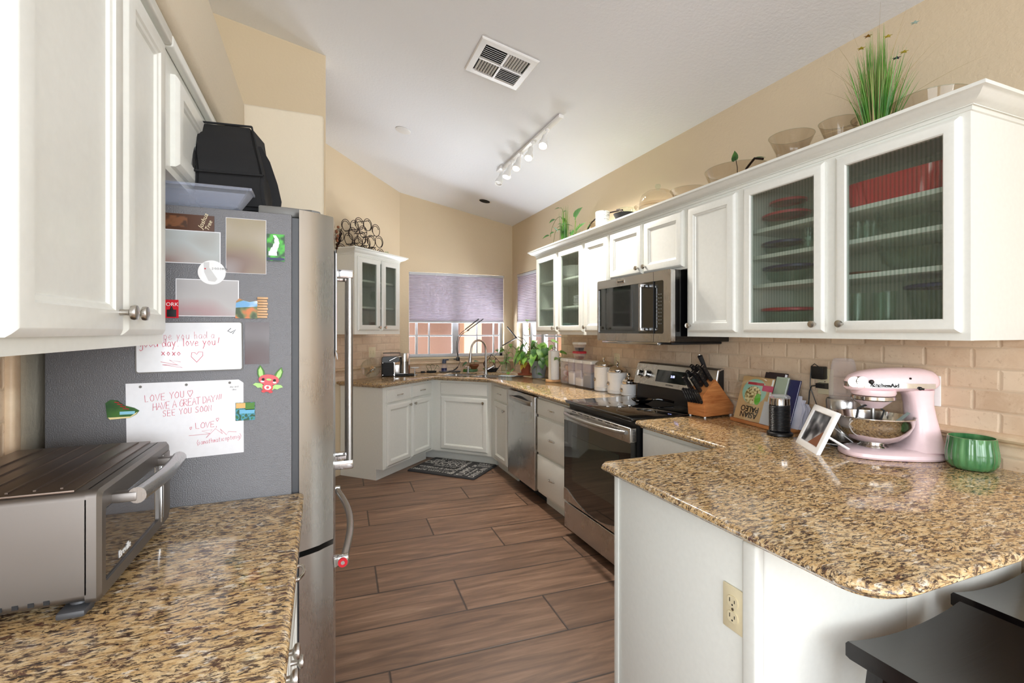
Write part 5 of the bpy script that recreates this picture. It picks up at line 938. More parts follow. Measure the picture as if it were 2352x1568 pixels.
# milk frother
t=thing('milk_frother','black ribbed milk frother with clear lid on its round base','milk frother',(1.985,1.615,CT)); MB().lathe([(.052,0),(.055,.003),(.055,.012),(.048,.017)],seg=40).build('base','blackp',t)
P=[(.040,.018)]; 
for k in range(17): P+=[(.043,.022+k*.0068),(.0455,.0245+k*.0068),(.043,.027+k*.0068)]
MB().lathe(P+[(.043,.142)],seg=44).build('body','blackp',t); MB().lathe([(.0425,.142),(.043,.148),(.042,.170),(.043,.174),(.0435,.176)],seg=44).build('steel_band','mirror',t); MB().lathe([(.0445,.172),(.0445,.180),(.036,.187),(.001,.190)],seg=40).build('lid','clearl',t)
# picture frame
t=thing('picture_frame','white picture frame with a dark photo leaning on a wire stand','picture frame',(1.925,1.490,CT),R(-124.4)); L_=.225; Hh=.185; ln2=R(24)
X2=Matrix.Rotation(-ln2,4,'X'); m=MB(X2)
m.loops([[(x,y,z) for x,z in ((i,i),(L_-i,i),(L_-i,Hh-i),(i,Hh-i))] for i,y in ((0,.016),(0,.002),(.003,0),(.024,0),(.027,.006))],False,False); m.box(.002,L_-.002,.006,.015,.002,Hh-.002); m.build('frame','white',t)
M['bwphoto']=m_blur('dark_photo',g((.35,(30,30,32)),(.5,(84,84,88)),(.65,(160,160,162))),22)
MB(X2).box(.027,L_-.027,.0045,.0062,.027,Hh-.027).build('photo_print','bwphoto',t); MB(X2).loops([[(x,y,z) for x,z in ((.10,.0275),(L_-.0275,.0275),(L_-.0275,.10))] for y in (.0040,.0046)],True,True).build('brown_corner','stoolw',t)
def tail(y): return None
p_=X2@Vector((L_*.7,.016,Hh*.55)); MB().tube([tuple(X2@Vector((L_-.012,.016,Hh*.45))),(L_-.02,.155,.004)],.005,6).build('stand_leg','white',t); m=MB(); m.tube([tuple(X2@Vector((L_*.5,.016,Hh*.75))),(L_*.5,.21,.003),(L_*.3,.20,.003),tuple(X2@Vector((.02,.016,.02)))],.0022,6); m.build('wire_stand','white',t)
# cords on worktop
t=MB().tube([(2.16,1.44,CT+.004),(2.08,1.46,CT+.004),(2.04,1.41,CT+.004),(2.10,1.36,CT+.004),(2.17,1.42,CT+.006),(2.10,1.49,CT+.004),(2.02,1.45,CT+.004),(1.99,1.36,CT+.004),(2.05,1.32,CT+.004)],.003,6).build('looped_cable','blackm'); tag(t,'coiled black power cord on the granite between picture frame and blender','cord')
# ======================= BLENDER =======================
t=thing('blender','steel based personal blender with inverted clear cup behind the pink mixer','blender',(2.150,1.432,CT)); MB().lathe([(.064,0),(.066,.004),(.060,.05),(.062,.10),(.066,.175),(.062,.185),(.05,.19)],seg=40).build('motor_base','steel',t)
MB().lathe([(.052,.188),(.054,.20),(.052,.27),(.046,.33),(.040,.355),(.032,.363),(.001,.365)],seg=36).build('cup','clearl',t)
# ======================= STAND MIXER =======================
mx=thing('stand_mixer','pale pink stand mixer with polished steel bowl on the peninsula','stand mixer',(2.062,1.192,CT),R(150))
def oval(cx,a,b,z,n=40,sq=.0): return [(cx+a*(abs(math.cos(u))**(1-sq))*(1 if math.cos(u)>0 else -1),b*(abs(math.sin(u))**(1-sq))*(1 if math.sin(u)>0 else -1),z) for u in [2*PI*i/n for i in range(n)]]
m=MB(); m.loops([oval(.0,.172,.098,.001,sq=.25),oval(.0,.176,.102,.008,sq=.25),oval(.0,.175,.100,.020,sq=.25),oval(-.005,.165,.090,.028,sq=.2),oval(-.02,.14,.070,.036,sq=.1)],True,True)
m.build('base','pink',mx)
col=[(-.10,.085,.082,.03),(-.108,.066,.066,.05),(-.110,.055,.056,.08),(-.108,.048,.050,.12),(-.103,.044,.046,.16),(-.098,.042,.044,.20),(-.094,.045,.044,.235),(-.088,.056,.044,.258)]
MB().loops([oval(c_[0],c_[1],c_[2],c_[3],32,.3) for c_ in col],True,True).build('column','pink',mx)
# head: sections along x, rear (-) to front (+)
hs=[(-.158,.012,.020,.290),(-.152,.030,.034,.288),(-.135,.046,.048,.286),(-.10,.055,.057,.286),(-.04,.058,.060,.285),(.02,.058,.059,.283),(.07,.055,.056,.280),(.11,.050,.052,.277),(.140,.040,.044,.274),(.153,.026,.034,.270),(.157,.014,.020,.268)]
def hsec(x,h_,w_,zc): 
    P=[]; 
    for i in range(28):
        u=2*PI*i/28; c_,s_=math.cos(u),math.sin(u); hh=h_ if s_>0 else h_*.62; P.append((x,w_*abs(c_)**.8*(1 if c_>0 else -1),zc+hh*abs(s_)**.85*(1 if s_>0 else -1)))
    return P
hd=MB().loops([hsec(*s_) for s_ in hs],True,True).build('head','pink',mx,ang=50)
m=MB(); bd=[(-.12,.0595),(-.04,.0620),(.02,.0612),(.07,.0585),(.11,.0545),(.138,.047),(.152,.034),(.1585,.015)]; 
L1=[(x,y,0) for x,y in bd]+[(x,-y,0) for x,y in bd[::-1]]
m.loops([[(x,y,z+.268) for x,y,_ in L1] for z in (-.0005,.018)],True,True); m.build('trim_band','mirror',hd)
for sy_ in (1,-1): text('KitchenAid','brand_mark','blackp',hd,.021,(.052,.0630*sy_,.2768),(R(90),0,R(180) if sy_>0 else 0) if True else 0,off=.0004)
for sy_ in (1,): MB().cyl((.146,.033,.288),(.152,.046,.288),.020).build('hub_cap','mirror',hd)
MB().cyl((.128,.040,.292),(.131,.061,.292),.0185,.0185).box(.115,.147,.060,.063,.289,.294).build('hub_cap','mirror',hd); MB().sphere((.098,.058,.290),.009,12).build('speed_knob','blackp',hd); MB().sphere((-.065,.064,.268),.007,12).tube([(-.065,.06,.268),(-.075,.070,.266)],.004,8).build('lock_lever','blackp',hd); MB().sphere((-.035,.0595,.305),.004,10).build('side_screw','copper',hd)
MB().lathe([(.068,.216),(.072,.220),(.072,.232),(.066,.236),(.066,.255)],(.062,0,0),40,).build('drip_ring','mirror',hd); MB().lathe([(.070,.236),(.074,.244),(.072,.258)],(.062,0,0),40).build('planetary_cover','pink',hd)
MB().lathe([(.030,.185),(.042,.196),(.060,.212),(.066,.218)],(.062,0,0),32).build('planetary','pink',hd); MB().cyl((.062,0,.19),(.062,0,.125),.0075).build('beater_shaft','steelh',hd)
bp=[(.045,.026),(.052,.028),(.050,.036),(.040,.042),(.038,.048),(.058,.054),(.090,.070),(.114,.096),(.127,.126),(.131,.152),(.134,.154),(.134,.157),(.129,.156),(.124,.126),(.111,.098),(.087,.073),(.055,.058),(.001,.052)]
bw=MB().lathe(bp,(.062,0,0),56,cap=False).build('mixing_bowl','mirror',mx,ang=50); MB().lathe([(.046,.026),(.058,.027),(.060,.030),(.052,.034)],(.062,0,0),40).build('bowl_ring','mirror',mx)
t=thing('whisk_attachment','dark curved beater lying in the mixer bowl','beater',(0,0,0)); t.matrix_world=Matrix.Translation((2.062,1.192,CT))@Matrix.Rotation(R(150),4,'Z'); MB().tube([(.13,.04,.10),(.145,.045,.15),(.13,.03,.185),(.09,.02,.200),(.06,.01,.200)],[.003,.004,.004,.004,.003],8).tube([(.06,-.02,.09),(.02,-.02,.14),(.01,-.02,.17),(.04,-.02,.19)],.0035,8).build('beater_frame','blackm',t)
t=thing('spatula','pale blue-white spatula resting in the mixer bowl','spatula',(0,0,0)); t.matrix_world=Matrix.Translation((2.062,1.192,CT))@Matrix.Rotation(R(150),4,'Z'); MB().loops([[(.005,.02,.11),(-.035,.035,.155),(-.050,.028,.166),(-.052,.01,.168),(-.01,.0,.125)],[(.007,.024,.114),(-.033,.040,.159),(-.050,.034,.170),(-.053,.012,.172),(-.008,.004,.129)]],True,True).build('blade','dish',t); MB().tube([(.0,.01,.115),(.06,-.03,.07)],.006,8).build('handle','white',t)
# green pot
t=thing('green_pot','glossy green ribbed ceramic pot at the right end of the peninsula','pot',(2.132,.972,CT)); n_=60; L2=[]
for r,z in [(.055,0),(.072,.003),(.084,.018),(.089,.040),(.088,.062),(.083,.088),(.081,.105),(.0815,.112),(.077,.112),(.076,.09),(.082,.06),(.080,.02),(.06,.008)]:
    r*=.80
    L2.append([((r+(.0014*math.cos(20*2*PI*i/120) if .01<z<.1 and False or (z in(.018,.040,.062,.088,.105)) else 0))*math.cos(2*PI*i/120),(r+(.0014*math.cos(20*2*PI*i/120) if z in (.018,.040,.062,.088,.105) else 0))*math.sin(2*PI*i/120),z) for i in range(120)])
MB().loops(L2,True,True).build('pot_body','greenglaze',t,ang=50)
# ======================= ON TOP OF THE RIGHT CABINETS =======================
ZT=2.1065
t=thing('ornamental_grass','bunch of green artificial grass with tiny flowers above the large glass cabinet','plant',(2.035,1.225,ZT))
rd=random.Random(21); ma,mb_,mf=MB(),MB(),{}
def blade(m,b,tip,w,n=5,sag=.0):
    b=Vector(b);tp=Vector(tip); s_=(tp-b).cross(Vector((rd.uniform(-1,1),rd.uniform(-1,1),.2))).normalized(); L_,R_=[],[]
    for i in range(n+1):
        u=i/n; p=b.lerp(tp,u)+Vector(((tp-b).x,(tp-b).y,0))*(u*u-u)*.5-Vector((0,0,sag*u*u)); ww=w*(1-u**2)*.5+.0002; L_.append(m.v(p-s_*ww)); R_.append(m.v(p+s_*ww))
    for i in range(n): m.face((L_[i],R_[i],R_[i+1],L_[i+1]))
for i in range(420):
    a=rd.uniform(0,2*PI); r0=.035*rd.random()**.5; q_=rd.random(); sp=.025+.11*q_**2; h_=rd.uniform(.34,.52)*(1-.35*q_); b=(r0*math.cos(a),r0*math.sin(a),.0)
    blade(ma if i%5 else mb_,b,(sp*math.cos(a),sp*math.sin(a),h_),rd.uniform(.0025,.005),6,.0)
for i in range(34):
    a=rd.uniform(0,2*PI); sp=rd.uniform(.08,.20); blade(mb_,(0,0,.1),(min(.17,sp*math.cos(a)),sp*math.sin(a),rd.uniform(.30,.52)),.0016,8,.02)
for ang,sp,h_ in ((-50,.34,.27),(120,.22,.10),(-55,.26,.40),(130,.14,.33)): a=R(ang); blade(mb_,(0,0,.1),(min(.17,sp*math.cos(a)),sp*math.sin(a),h_+.06),.0018,9,.05)
ma.build('grass_blades','grass',t,ang=180); mb_.build('dry_blades','grassd',t,ang=180); MB().lathe([(.045,0),(.05,.02),(.046,.075),(.042,.08)],seg=24).build('raffia_base','stoolw',t)
for k,(x,y,z,mt) in enumerate(((-.02,.02,.46,'amber'),(-.03,.04,.42,'leafy'),(.0,-.04,.43,'leafy'),(.02,-.12,.44,'dish'),(.0,-.07,.33,'navy'),(.01,-.09,.345,'leafy'))):
    m=MB(); 
    for j in range(5): leaf(m,(x,y,z),(math.cos(j*1.26),math.sin(j*1.26),.4),(0,0,1),.016,.010)
    m.build('flower',mt,t)
def gv(name,label,loc,prof,mat='glassb',cat='vase',sx=1):
    t=thing(name,label,cat,loc); MB().lathe(prof,seg=44,cap=False,sx=sx).build('bowl_body',mat,t,ang=60); m=MB(); r,z=max(prof,key=lambda p:(p[1],p[0])); m.tube([(r*math.cos(2*PI*i/44)*sx,r*math.sin(2*PI*i/44),z) for i in range(44)],.0016,6,True); m.build('rim','glassg',t,ang=60); return t
fl=lambda s_,h:[(.001,.004),(.055*s_,.004),(.075*s_,.03*h),(.078*s_,.055*h),(.060*s_,.10*h),(.064*s_,.125*h),(.095*s_,.198*h),(.0925*s_,.198*h),(.061*s_,.125*h),(.057*s_,.10*h),(.075*s_,.055*h),(.07*s_,.03*h),(.05*s_,.008),(.001,.008)]
gv('glass_vase','wide flared smoky glass vase standing between the glass dish and the two small bowls',(2.03,1.59,ZT),fl(1,1))
gv('glass_vase','flared glass vase left of the grass, further from it',(2.05,1.385,ZT),fl(.78,.93)); gv('glass_vase','flared glass vase close against the left side of the grass',(2.12,1.285,ZT),fl(.85,.88))
gv('glass_bowl','large clear glass bowl on the cabinet right of the grass',(2.085,1.075,ZT),[(.001,.004),(.05,.004),(.09,.05),(.108,.10),(.118,.145),(.115,.145),(.105,.10),(.087,.052),(.048,.008),(.001,.008)],'glassb','bowl')
t=gv('glass_dish','big shallow smoky glass dish with a plant stem lying in it',(2.06,1.93,ZT),[(.001,.006),(.06,.006),(.11,.05),(.145,.105),(.162,.150),(.159,.150),(.142,.107),(.107,.054),(.058,.010),(.001,.010)],'glassb','dish')
t=thing('plant_cutting','single green leaf on a thin stem standing in the smoky dish','plant',(2.06,1.93,ZT+.012)); m=MB(); m.tube([(0,0,0),(0,.0,.15),(.0,.01,.20)],.002,6).tube([(0,0,.0),(.0,-.06,.13),(0,-.11,.165),(0,-.16,.145)],.006,8).build('stems','copper',t); m=MB(); leaf(m,(0,.01,.195),(0,.15,1),(-1,0,.2),.055,.045,droop=0); leaf(m,(0,-.1,.165),(0,-1,.0),(-.6,0,1),.07,.02); m.build('leaves','leafd',t)
gv('glass_dish','small shallow smoky glass dish right of the domed cake stand',(2.07,2.30,ZT),[(.001,.006),(.04,.006),(.075,.06),(.10,.125),(.112,.145),(.109,.145),(.097,.127),(.072,.063),(.038,.010),(.001,.010)],'glassb','dish')
t=thing('cake_dome','smoky glass cake dome with round knob on its own pedestal plate','cake stand',(2.065,2.585,ZT)); MB().lathe([(.06,0),(.06,.006),(.015,.03),(.015,.06),(.06,.085),(.14,.10),(.155,.118),(.152,.120),(.135,.106),(.001,.098)],seg=48,cap=False).build('pedestal_plate','glassb',t)
MB().lathe([(.118,.108),(.120,.112),(.117,.155),(.105,.190),(.075,.212),(.03,.222),(.012,.224)],seg=48,cap=False).build('dome','glassb',t); MB().lathe([(.010,.223),(.009,.230),(.017,.240),(.019,.250),(.015,.260),(.001,.264)],seg=24).build('knob','glassg',t); MB().lathe([(.119,.106),(.123,.107),(.123,.113),(.119,.114)],seg=48).build('dome_rim','glassb',t)
t=thing('green_bowl','small dark bowl lined lime green with a plant stick across it','bowl',(1.985,2.845,ZT)); MB().lathe([(.03,0),(.045,.02),(.062,.085),(.078,.118),(.074,.118),(.058,.088)],seg=36,cap=False).build('bowl_body','blackm',t); MB().lathe([(.001,.09),(.055,.091),(.074,.119)],seg=36,cap=False).build('green_lining','green',t)
t=thing('plant_cutting','long bare brown stem propped from the lime bowl over the glass jar','plant',(2.0,2.88,ZT+.10)); MB().tube([(0,-.06,.01),(0,-.02,.03),(.0,.05,.07),(.02,.11,.085)],.006,8).build('stem','copper',t)
t=gv('glass_tumbler','clear glass jar with rounded rim right of the birch mug',(2.095,2.985,ZT),[(.001,.004),(.046,.004),(.05,.01),(.05,.17),(.053,.198),(.050,.198),(.047,.17),(.046,.012),(.001,.009)],'glassg','jar')
t=thing('birch_candle_pot','white birch-bark patterned cylinder pot on the cabinets','pot',(2.03,3.20,ZT)); n=NT('birch_bark'); vv=n.noise(n.map(n.pos(),(14,14,40)),1.3,5,.6,1.2); n.fin(Base_Color=n.ramp(vv,[(.36,rgb(60,56,56)),(.42,rgb(190,194,198)),(.5,rgb(240,242,246))]),Roughness=.5)
MB().lathe([(.050,0),(.052,.004),(.054,.215),(.051,.218),(.048,.21),(.047,.02),(.001,.018)],seg=40,cap=False).build('pot_body',n.m,t)
gv('glass_tumbler','small tapered glass standing left of the birch mug',(2.07,3.375,ZT),[(.001,.004),(.02,.004),(.028,.10),(.045,.18),(.043,.18),(.025,.10),(.001,.008)],'glassb','glass')
t=thing('plant_cutting','long brown-stemmed cutting stretching behind the birch mug from the left jar','plant',(2.10,3.60,ZT)); m=MB(); m.tube([(-.02,.0,.04),(-.02,-.04,.11),(.0,-.12,.20),(.02,-.22,.245),(.03,-.34,.235),(.03,-.52,.215)],.006,8).build('stem','copper',t); m=MB(); leaf(m,(0,-.06,.15),(0,-.2,.4),(-1,0,.3),.08,.03); m.build('leaves','leafd',t)
t=thing('glass_jar','faceted glass jar with a large dark pothos leaf on the cabinets','plant',(2.03,3.635,ZT)); MB().lathe([(.001,.004),(.035,.004),(.045,.02),(.040,.08),(.046,.135),(.048,.165),(.045,.165),(.042,.135),(.036,.08),(.04,.02),(.001,.008)],seg=10,cap=False).build('jar_body','glassg',t,ang=10)
ms=MB();ml=MB(); ms.tube([(0,0,.02),(.0,.01,.15),(.0,-.01,.27)],.003,6).tube([(0,0,.02),(.0,-.02,.14),(.0,-.08,.20)],.003,6).tube([(0,0,.02),(-.02,-.04,.15),(-.02,-.05,.23)],.003,6); leaf(ml,(0,.0,.27),(.1,-.55,.5),(-1,.1,.2),.115,.10,droop=.1); leaf(ml,(0,-.02,.15),(0,-.8,.45),(-.9,.1,.4),.13,.06); leaf(ml,(0,.03,.14),(0,.6,.3),(-1,0,.4),.07,.05)
ms.build('stems','stem',t); ml.build('foliage','leafd',t)
t=thing('plant_vase','green stemmed plant bundle in a clear vase at the far end of the cabinets','plant',(2.03,3.83,ZT)); MB().lathe([(.001,.004),(.04,.004),(.045,.02),(.042,.20),(.045,.24),(.043,.24),(.04,.20),(.042,.02),(.001,.008)],seg=30,cap=False).build('vase','glassg',t)
ma=MB(); rd=random.Random(8)
for i in range(90): a=rd.uniform(0,2*PI); s_=rd.uniform(.01,.055); blade(ma,(.02*math.cos(a),.02*math.sin(a),.01),(s_*math.cos(a),s_*math.sin(a),rd.uniform(.25,.43)),.0035,4)
ma.build('green_stems','grass',t,ang=180)
ms=MB();ml=MB(); vine(ms,ml,[(0,0,.1),(0,.03,.3),(-.02,.09,.33),(-.04,.16,.26),(-.04,.2,.17)],.06,rd,5); vine(ms,ml,[(0,0,.1),(-.02,.02,.24),(-.04,.1,.20),(-.05,.13,.05)],.05,rd,4); vine(ms,ml,[(0,0,.1),(0,-.02,.28),(0,-.06,.24),(-.02,-.1,.14)],.06,rd,3); vine(ms,ml,[(0,0,.1),(0,.02,.3),(0,.03,.38),(0,.07,.42)],.045,rd,3); ms.build('vines','stem',t); ml.build('foliage','leafd',t)
# ======================= IN THE GLASS CABINETS =======================
IX=2.06
t=thing('baking_dish','long fluted red baking dish on the top shelf of the large glass cabinet','baking dish',(2.03,1.115,1.8835)); 
def fl_(a,b,z,k=44,am=.003): return [((a+am*math.cos(k*u))*abs(math.cos(u))**.35*(1 if math.cos(u)>0 else -1),(b+am*math.cos(k*u))*abs(math.sin(u))**.35*(1 if math.sin(u)>0 else -1),z) for u in [2*PI*i/176 for i in range(176)]]
MB().loops([fl_(.085,.165,0),fl_(.095,.178,.055),fl_(.099,.182,.092,44,0),fl_(.094,.177,.092,44,0),fl_(.082,.160,.008,44,0)],True,True).build('dish_body','red',t)
def stack(y,z,items,x=IX):
    for nm,lab,cat,prof,mat,sx in items: t=thing(nm,lab,cat,(x,y,z)); MB().lathe(prof,seg=36,sx=sx,cap=False).build('dish_body',mat,t,ang=60); yield t
bowlp=lambda r,h:[(.001,.003),(r*.5,.003),(r*.85,h*.35),(r,h),(r-.004,h),(r*.82,h*.36),(r*.48,.007),(.001,.007)]
lidp=lambda r,h:[(.001,h),(r*.9,h),(r,h-.004),(r,h-.014),(r-.003,h-.014),(r-.005,h-.005),(.001,h-.003)]
def bl(y,z,r,h,lid,lab,x=IX,sx=.85,mat='glassg'):
    t=thing('glass_bowl',lab,'bowl',(x,y,z)); MB().lathe(bowlp(r,h),seg=36,sx=sx,cap=False).build('bowl_body',mat,t,ang=60)
    if lid: MB().lathe(lidp(r+.004,h+.008),seg=36,sx=sx).build('lid',lid,t)
SA,SB,SC=1.8825,1.7575,1.6215; SD=1.4005
bl(1.10,SB,.135,.095,None,'large oval glass dish on the second shelf behind the right glass door'); bl(1.08,SC,.15,.115,None,'large deep glass bowl on the third shelf behind the right glass door',mat='glassg'); bl(1.01,SD,.12,.16,'navy','tall glass bowl with navy lid on the bottom shelf, right glass door')
for k in range(4): 
    t=thing('shot_glass','small clear glass on the second shelf beside the oval dish','glass',(1.985+.04*(k%2),1.265-.035*(k//2)+.0,SB),0,'small glasses on the second shelf'); MB().lathe([(.001,.002),(.012,.002),(.016,.075),(.0145,.075),(.010,.006),(.001,.006)],seg=16,cap=False).build('glass_body','glassg',t)
for k in range(3):
    t=thing('glass_pitcher','ribbed clear glass on the bottom shelf left of the navy-lidded bowl','glass',(2.0+.05*(k%2),1.275-.055*k,SD),0,'tall glasses on the bottom shelf'); MB().lathe([(.001,.003),(.022,.003),(.030,.15),(.028,.15),(.020,.008),(.001,.008)],seg=20,cap=False).build('glass_body','glassg',t)
t=thing('dark_trivet','dark brown round dish on the third shelf near the cabinet middle','dish',(2.05,1.30-.02,SC)); MB().lathe([(.05,0),(.062,.012),(.062,.016),(.001,.012)]).build('dish_body','stoolw',t)
t=thing('baking_pan','dark grey muffin pan behind the red dish on the top shelf','baking pan',(2.15,1.10,SA)); MB().box(-.03,.05,-.17,.17,.0,.13,.01).build('pan_body','dgrey',t)
bl(1.61,SA,.105,.06,'redlid','glass box with red lid, lower of two on the top left shelf',sx=.8,x=2.02); bl(1.60,SA+.069,.08,.05,'redlid','smaller glass box with red lid, stacked uppermost behind the left glass door',sx=.8,x=2.02)
bl(1.625,SB,.095,.055,'navy','glass box with navy lid on the second shelf, left glass door',sx=.8,x=2.02); bl(1.60,SC,.115,.075,'navy','wide glass box with navy lid on the third shelf, left glass door',sx=.7,x=2.02); bl(1.605,SD,.115,.10,'redlid','glass box with red lid on the bottom shelf, left glass door',sx=.75,x=2.02)
for k in range(3): 
    t=thing('cup_stack','clear cup behind the navy-lidded box on the second shelf','cup',(2.0,1.485,SB+.018*k),0,'nested cups behind the left glass door'); MB().lathe([(.001,.002),(.018,.002),(.026,.06),(.024,.06),(.016,.006),(.001,.006)],seg=18,cap=False).build('cup_body','glassg',t)
# dishes in the far glass cabinets
for k in range(7):
    t=thing('dinner_plate','white plate in the stack behind the second reeded door by the window','plate',(IX,3.46,1.61+.011*k),0,'plate stack in the cabinet beside the window'); MB().lathe([(.05,0),(.07,.002),(.125,.012),(.125,.015),(.07,.005),(.001,.004)],seg=32).build('plate_body','ceramic',t)
for k in range(3):
    t=thing('soup_bowl','white bowl nested on the lowest shelf behind the second reeded door','bowl',(IX,3.46,1.401+.022*k),0,'bowls in the cabinet beside the window'); MB().lathe(bowlp(.08,.06),seg=28,cap=False).build('bowl_body','ceramic',t)
t=thing('mixing_bowl','big white bowl on the upper shelf of the cabinet beside the window','bowl',(IX,3.68,1.8495)); MB().lathe(bowlp(.13,.11),seg=32,cap=False).build('bowl_body','ceramic',t)
t=thing('mixing_bowl','blue and white bowl low in the cabinet beside the window','bowl',(IX,3.88,1.401)); MB().lathe(bowlp(.13,.07),seg=32,cap=False).build('bowl_body','dish',t)
gx=lambda a,b:(.275+a*r2-b*r2,4.515+a*r2+b*r2)
for k,(a,b,z) in enumerate(((.12,.15,1.4005),(.24,.15,1.4005),(.43,.15,1.4005),(.55,.15,1.4005))):
    t=thing('coffee_mug','mug on the bottom shelf of the corner glass cabinet','mug',(*gx(a,b),z),R(45+k*30),'mugs in the corner glass cabinet'); MB().lathe([(.001,.003),(.034,.003),(.037,.01),(.037,.085),(.034,.085),(.033,.01),(.001,.008)],seg=24,cap=False).build('mug_body','ceramic' if k%2 else 'mgrey',t); MB().tube([(.034,0,.07),(.055,0,.07),(.062,0,.045),(.055,0,.02),(.034,0,.02)],.005,8).build('handle','ceramic' if k%2 else 'mgrey',t)
for k,(a,b,z) in enumerate(((.10,.15,1.6295),(.20,.15,1.6295),(.46,.15,1.6295),(.56,.15,1.6295),(.12,.15,1.8775),(.22,.15,1.8775),(.45,.15,1.8775),(.56,.15,1.8775))):
    t=thing('wine_glass','clear stemmed glass in the corner glass cabinet','wine glass',(*gx(a,b),z),0,'stemmed glasses in the corner glass cabinet'); MB().lathe([(.001,.003),(.032,.002),(.03,.004),(.004,.008),(.004,.07),(.03,.09),(.036,.12),(.030,.165),(.028,.165),(.034,.12),(.028,.092),(.001,.076)],seg=20,cap=False).build('glass_body','glassg',t)
# ======================= WINE RACK =======================
wx,wy=gx(.335,.19); t=thing('wine_rack','black scrolled wire wine rack on top of the corner cabinet','wine rack',(wx,wy,ZT+.0035),R(45))
cs=[(-.20,.055,0),(-.075,.055,1),(.05,.055,0),(.17,.055,1),(-.225,.19,0),(-.10,.175,1),(.03,.165,0),(.15,.18,1),(-.14,.30,0),(-.02,.315,1),(.10,.285,0)]
def spiral(cx,cz_,r,y,ph,sg): return [(cx+sg*(r*(1-.32*min(1,max(0,(i-24)/14))))*math.cos(ph+2*PI*i/28),y,cz_+(r*(1-.32*min(1,max(0,(i-24)/14))))*math.sin(ph+2*PI*i/28)) for i in range(44)]
for y in (-.075,.085):
    m=MB()
    for i,(x,z,s_) in enumerate(cs): m.tube(spiral(x,z,.058,y,R(-60 if s_ else -30),1 if s_ else -1),.0032,7)
    m.tube([(-.2,y,.0),(-.07,y,.0),(.05,y,.0),(.17,y,.0)],.0038,6); m.build('scroll_frame','copper',t)
for x,z in ((-.14,.12),(-.02,.115),(.10,.115),(-.16,.245),(-.03,.24),(.09,.23),(-.2,.0),(.17,.0),(.0,.36)): MB().tube([(x,-.075,z),(x,.085,z)],.0034,6).build('cross_bar','copper',t)
bprof=[(.001,0),(.030,0),(.037,.006),(.037,.165),(.034,.185),(.016,.215),(.0135,.23),(.0135,.285),(.0155,.288),(.0155,.300),(.001,.302)]
def bottle(label,a,b,z,mat,cap):
    x,y=gx(a,b); t=thing('wine_bottle',label,'bottle',(x,y,z),R(45)); A=Matrix.Rotation(R(90),3,'X'); MB().lathe(bprof,(0,.14,0),28,A).build('bottle_body',mat,t); MB().lathe([(.0142,.225),(.0150,.288),(.0162,.29),(.0162,.302),(.001,.303)],(0,.14,0),24,A).build('foil_cap',cap,t)
    MB().lathe([(.0375,.05),(.0378,.052),(.0378,.12),(.0375,.122)],(0,.14,0),28,A,cap=False).build('bottle_label','ceramic' if mat=='bottle' else 'ivory',t)
bottle('dark green wine bottle lying in the left of the scrolled rack',.26,.19,ZT+.056,'bottle','blackp'); bottle('amber white-wine bottle lying in the scrolled rack',.385,.19,ZT+.058,'amber','blackp'); bottle('dark wine bottle lying lowest at the right end of the rack',.505,.20,ZT+.050,'bottle','blackp')
t=thing('wine_glass','small clear glass bulb ornament right of the wine rack bottles','ornament',(*gx(.58,.10),ZT)); MB().lathe([(.001,.002),(.02,.004),(.035,.03),(.037,.05),(.025,.08),(.018,.10),(.016,.10),(.034,.05),(.001,.006)],seg=24,cap=False).build('bulb_body','glassg',t)
# ======================= FLOOR MAT =======================
t=thing('kitchen_mat','dark grey kitchen mat printed with food words in front of the sink','mat',(1.2475,4.7625,.001),R(-45)); mw,mh=.378,.262
MB().loops([[(x,y,z) for x,y in rrect(-mw+i,mw-i,-mh+i,mh-i,.02)] for i,z in ((0,0),(0,.008),(.006,.014))],True,True).build('mat_body','mat',t)
def mt(s,x,y,h,rot=0,sx=1,sh=0,col='caption'): text(s,'printed_word',col,t,h,(x,y,.0142),(0,0,R(rot)),ext=.0002,sx=sx,shear=sh)
mt('EAT GOOD',-.12,.225,.052,0,1.1); mt('FEEL GOOD',-.13,.165,.060,0,1.15); mt('DELICIOUS',-.135,.075,.125,0,.78); mt('SPICE IT UP',-.10,-.005,.042,0,1.2,.2); mt('MADE WITH LOVE',-.115,-.185,.060,0,.95); mt('enjoy',-.27,-.08,.07,0,1,.2); mt('cook & bake',-.09,-.09,.06,0,1,.3); mt('COOK',-.32,-.20,.035)
mt('Bon Appetit',.085,-.06,.075,90,.9,.2); mt('FRESH',.085,.185,.05,90); mt('YUMMY',.19,-.09,.115,90,.75); mt('hot & sweet',.255,-.08,.05,90,1,.2); mt('DRIVE-IN',.325,-.07,.085,90,.95); mt('SIP',.19,.12,.06,90); mt('TASTY',.27,.215,.05,0,1.2); mt('SNACK',.28,.15,.04,0,1.1)
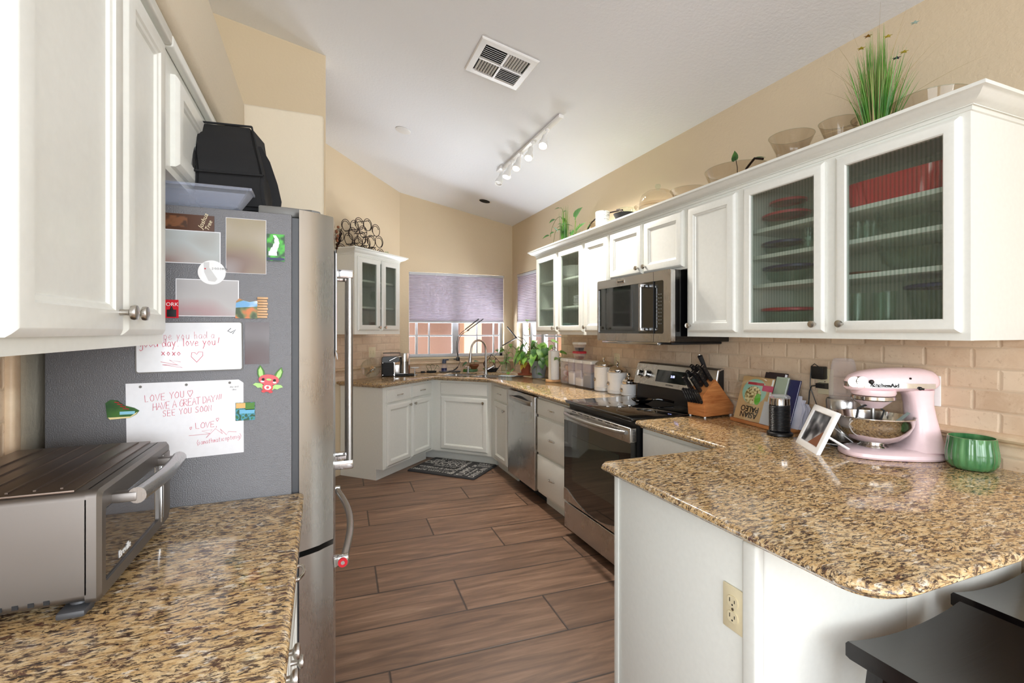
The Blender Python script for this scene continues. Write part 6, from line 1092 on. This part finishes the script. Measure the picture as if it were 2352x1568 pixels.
m=MB(); [m.box(a,b,c,c+.003,.0139,.0143) for a,b,c in ((-.33,.04,.128),(.18,.34,.185),(.18,.34,.125),(-.3,.03,-.135))]; m.build('printed_lines','caption',t)
# ======================= BAR STOOLS =======================
def stool():
    t=D.objects.new('bar_stool',None); C.objects.link(t); t.empty_display_size=.05; w,d=.238,.185; nx=24; zt=.605; rows=[]
    def z(x): return zt+.024*(x/w)**2
    m=MB(); L_=[]
    for i in range(nx+1):
        x=-w+2*w*i/nx; zz=z(x); th=.038; L_.append([(x,-d+.006,zz-.0),(x,-d,zz-.008),(x,-d,zz-th),(x,-d+.01,zz-th-.004),(x,d-.01,zz-th-.004),(x,d,zz-th),(x,d,zz-.008),(x,d-.006,zz)])
    m.loops(L_,True,True); m.build('seat','stool',t,ang=50)
    MB().box(-w+.06,w-.06,-d+.04,-d+.06,zt-.085,zt-.04,.002).box(-w+.06,w-.06,d-.06,d-.04,zt-.085,zt-.04,.002).build('apron','stool',t)
    for sx in (-1,1):
        for sy in (-1,1):
            a=Vector((sx*(w-.05),sy*(d-.05),zt-.030)); b=Vector((sx*(w-.01),sy*(d-.005),0)); m=MB(); q_=.018
            m.loops([[tuple(p+Vector((i*q_,j*q_,0))) for i,j in ((-1,-1),(1,-1),(1,1),(-1,1))] for p in (a,b)],True,True).build('leg','stool',t)
    for sy in (-1,1): MB().box(-w+.03,w-.03,sy*(d-.02)-.01,sy*(d-.02)+.01,.18,.21,.002).build('stretcher','stool',t)
    for sx in (-1,1): MB().box(sx*(w-.03)-.01,sx*(w-.03)+.01,-d+.03,d-.03,.28,.31,.002).build('stretcher','stool',t)
    m=MB(); m.tube([(-w+.02+2*(w-.02)*i/12*.55,-d+.0,z(-w+.02+2*(w-.02)*i/12*.55)-.036) for i in range(13)],.0013,4).build('worn_edge','stoolw',t); return t
s1=stool(); s1.location=(1.455,.62,0); tag(s1,'black wooden saddle stool in the foreground at the peninsula corner','stool','saddle stools at the breakfast bar')
s2=copy_tree(s1); s2.location=(1.972,.655,0); tag(s2,'black wooden saddle stool partly cropped, tucked further right by the wall','stool','saddle stools at the breakfast bar')
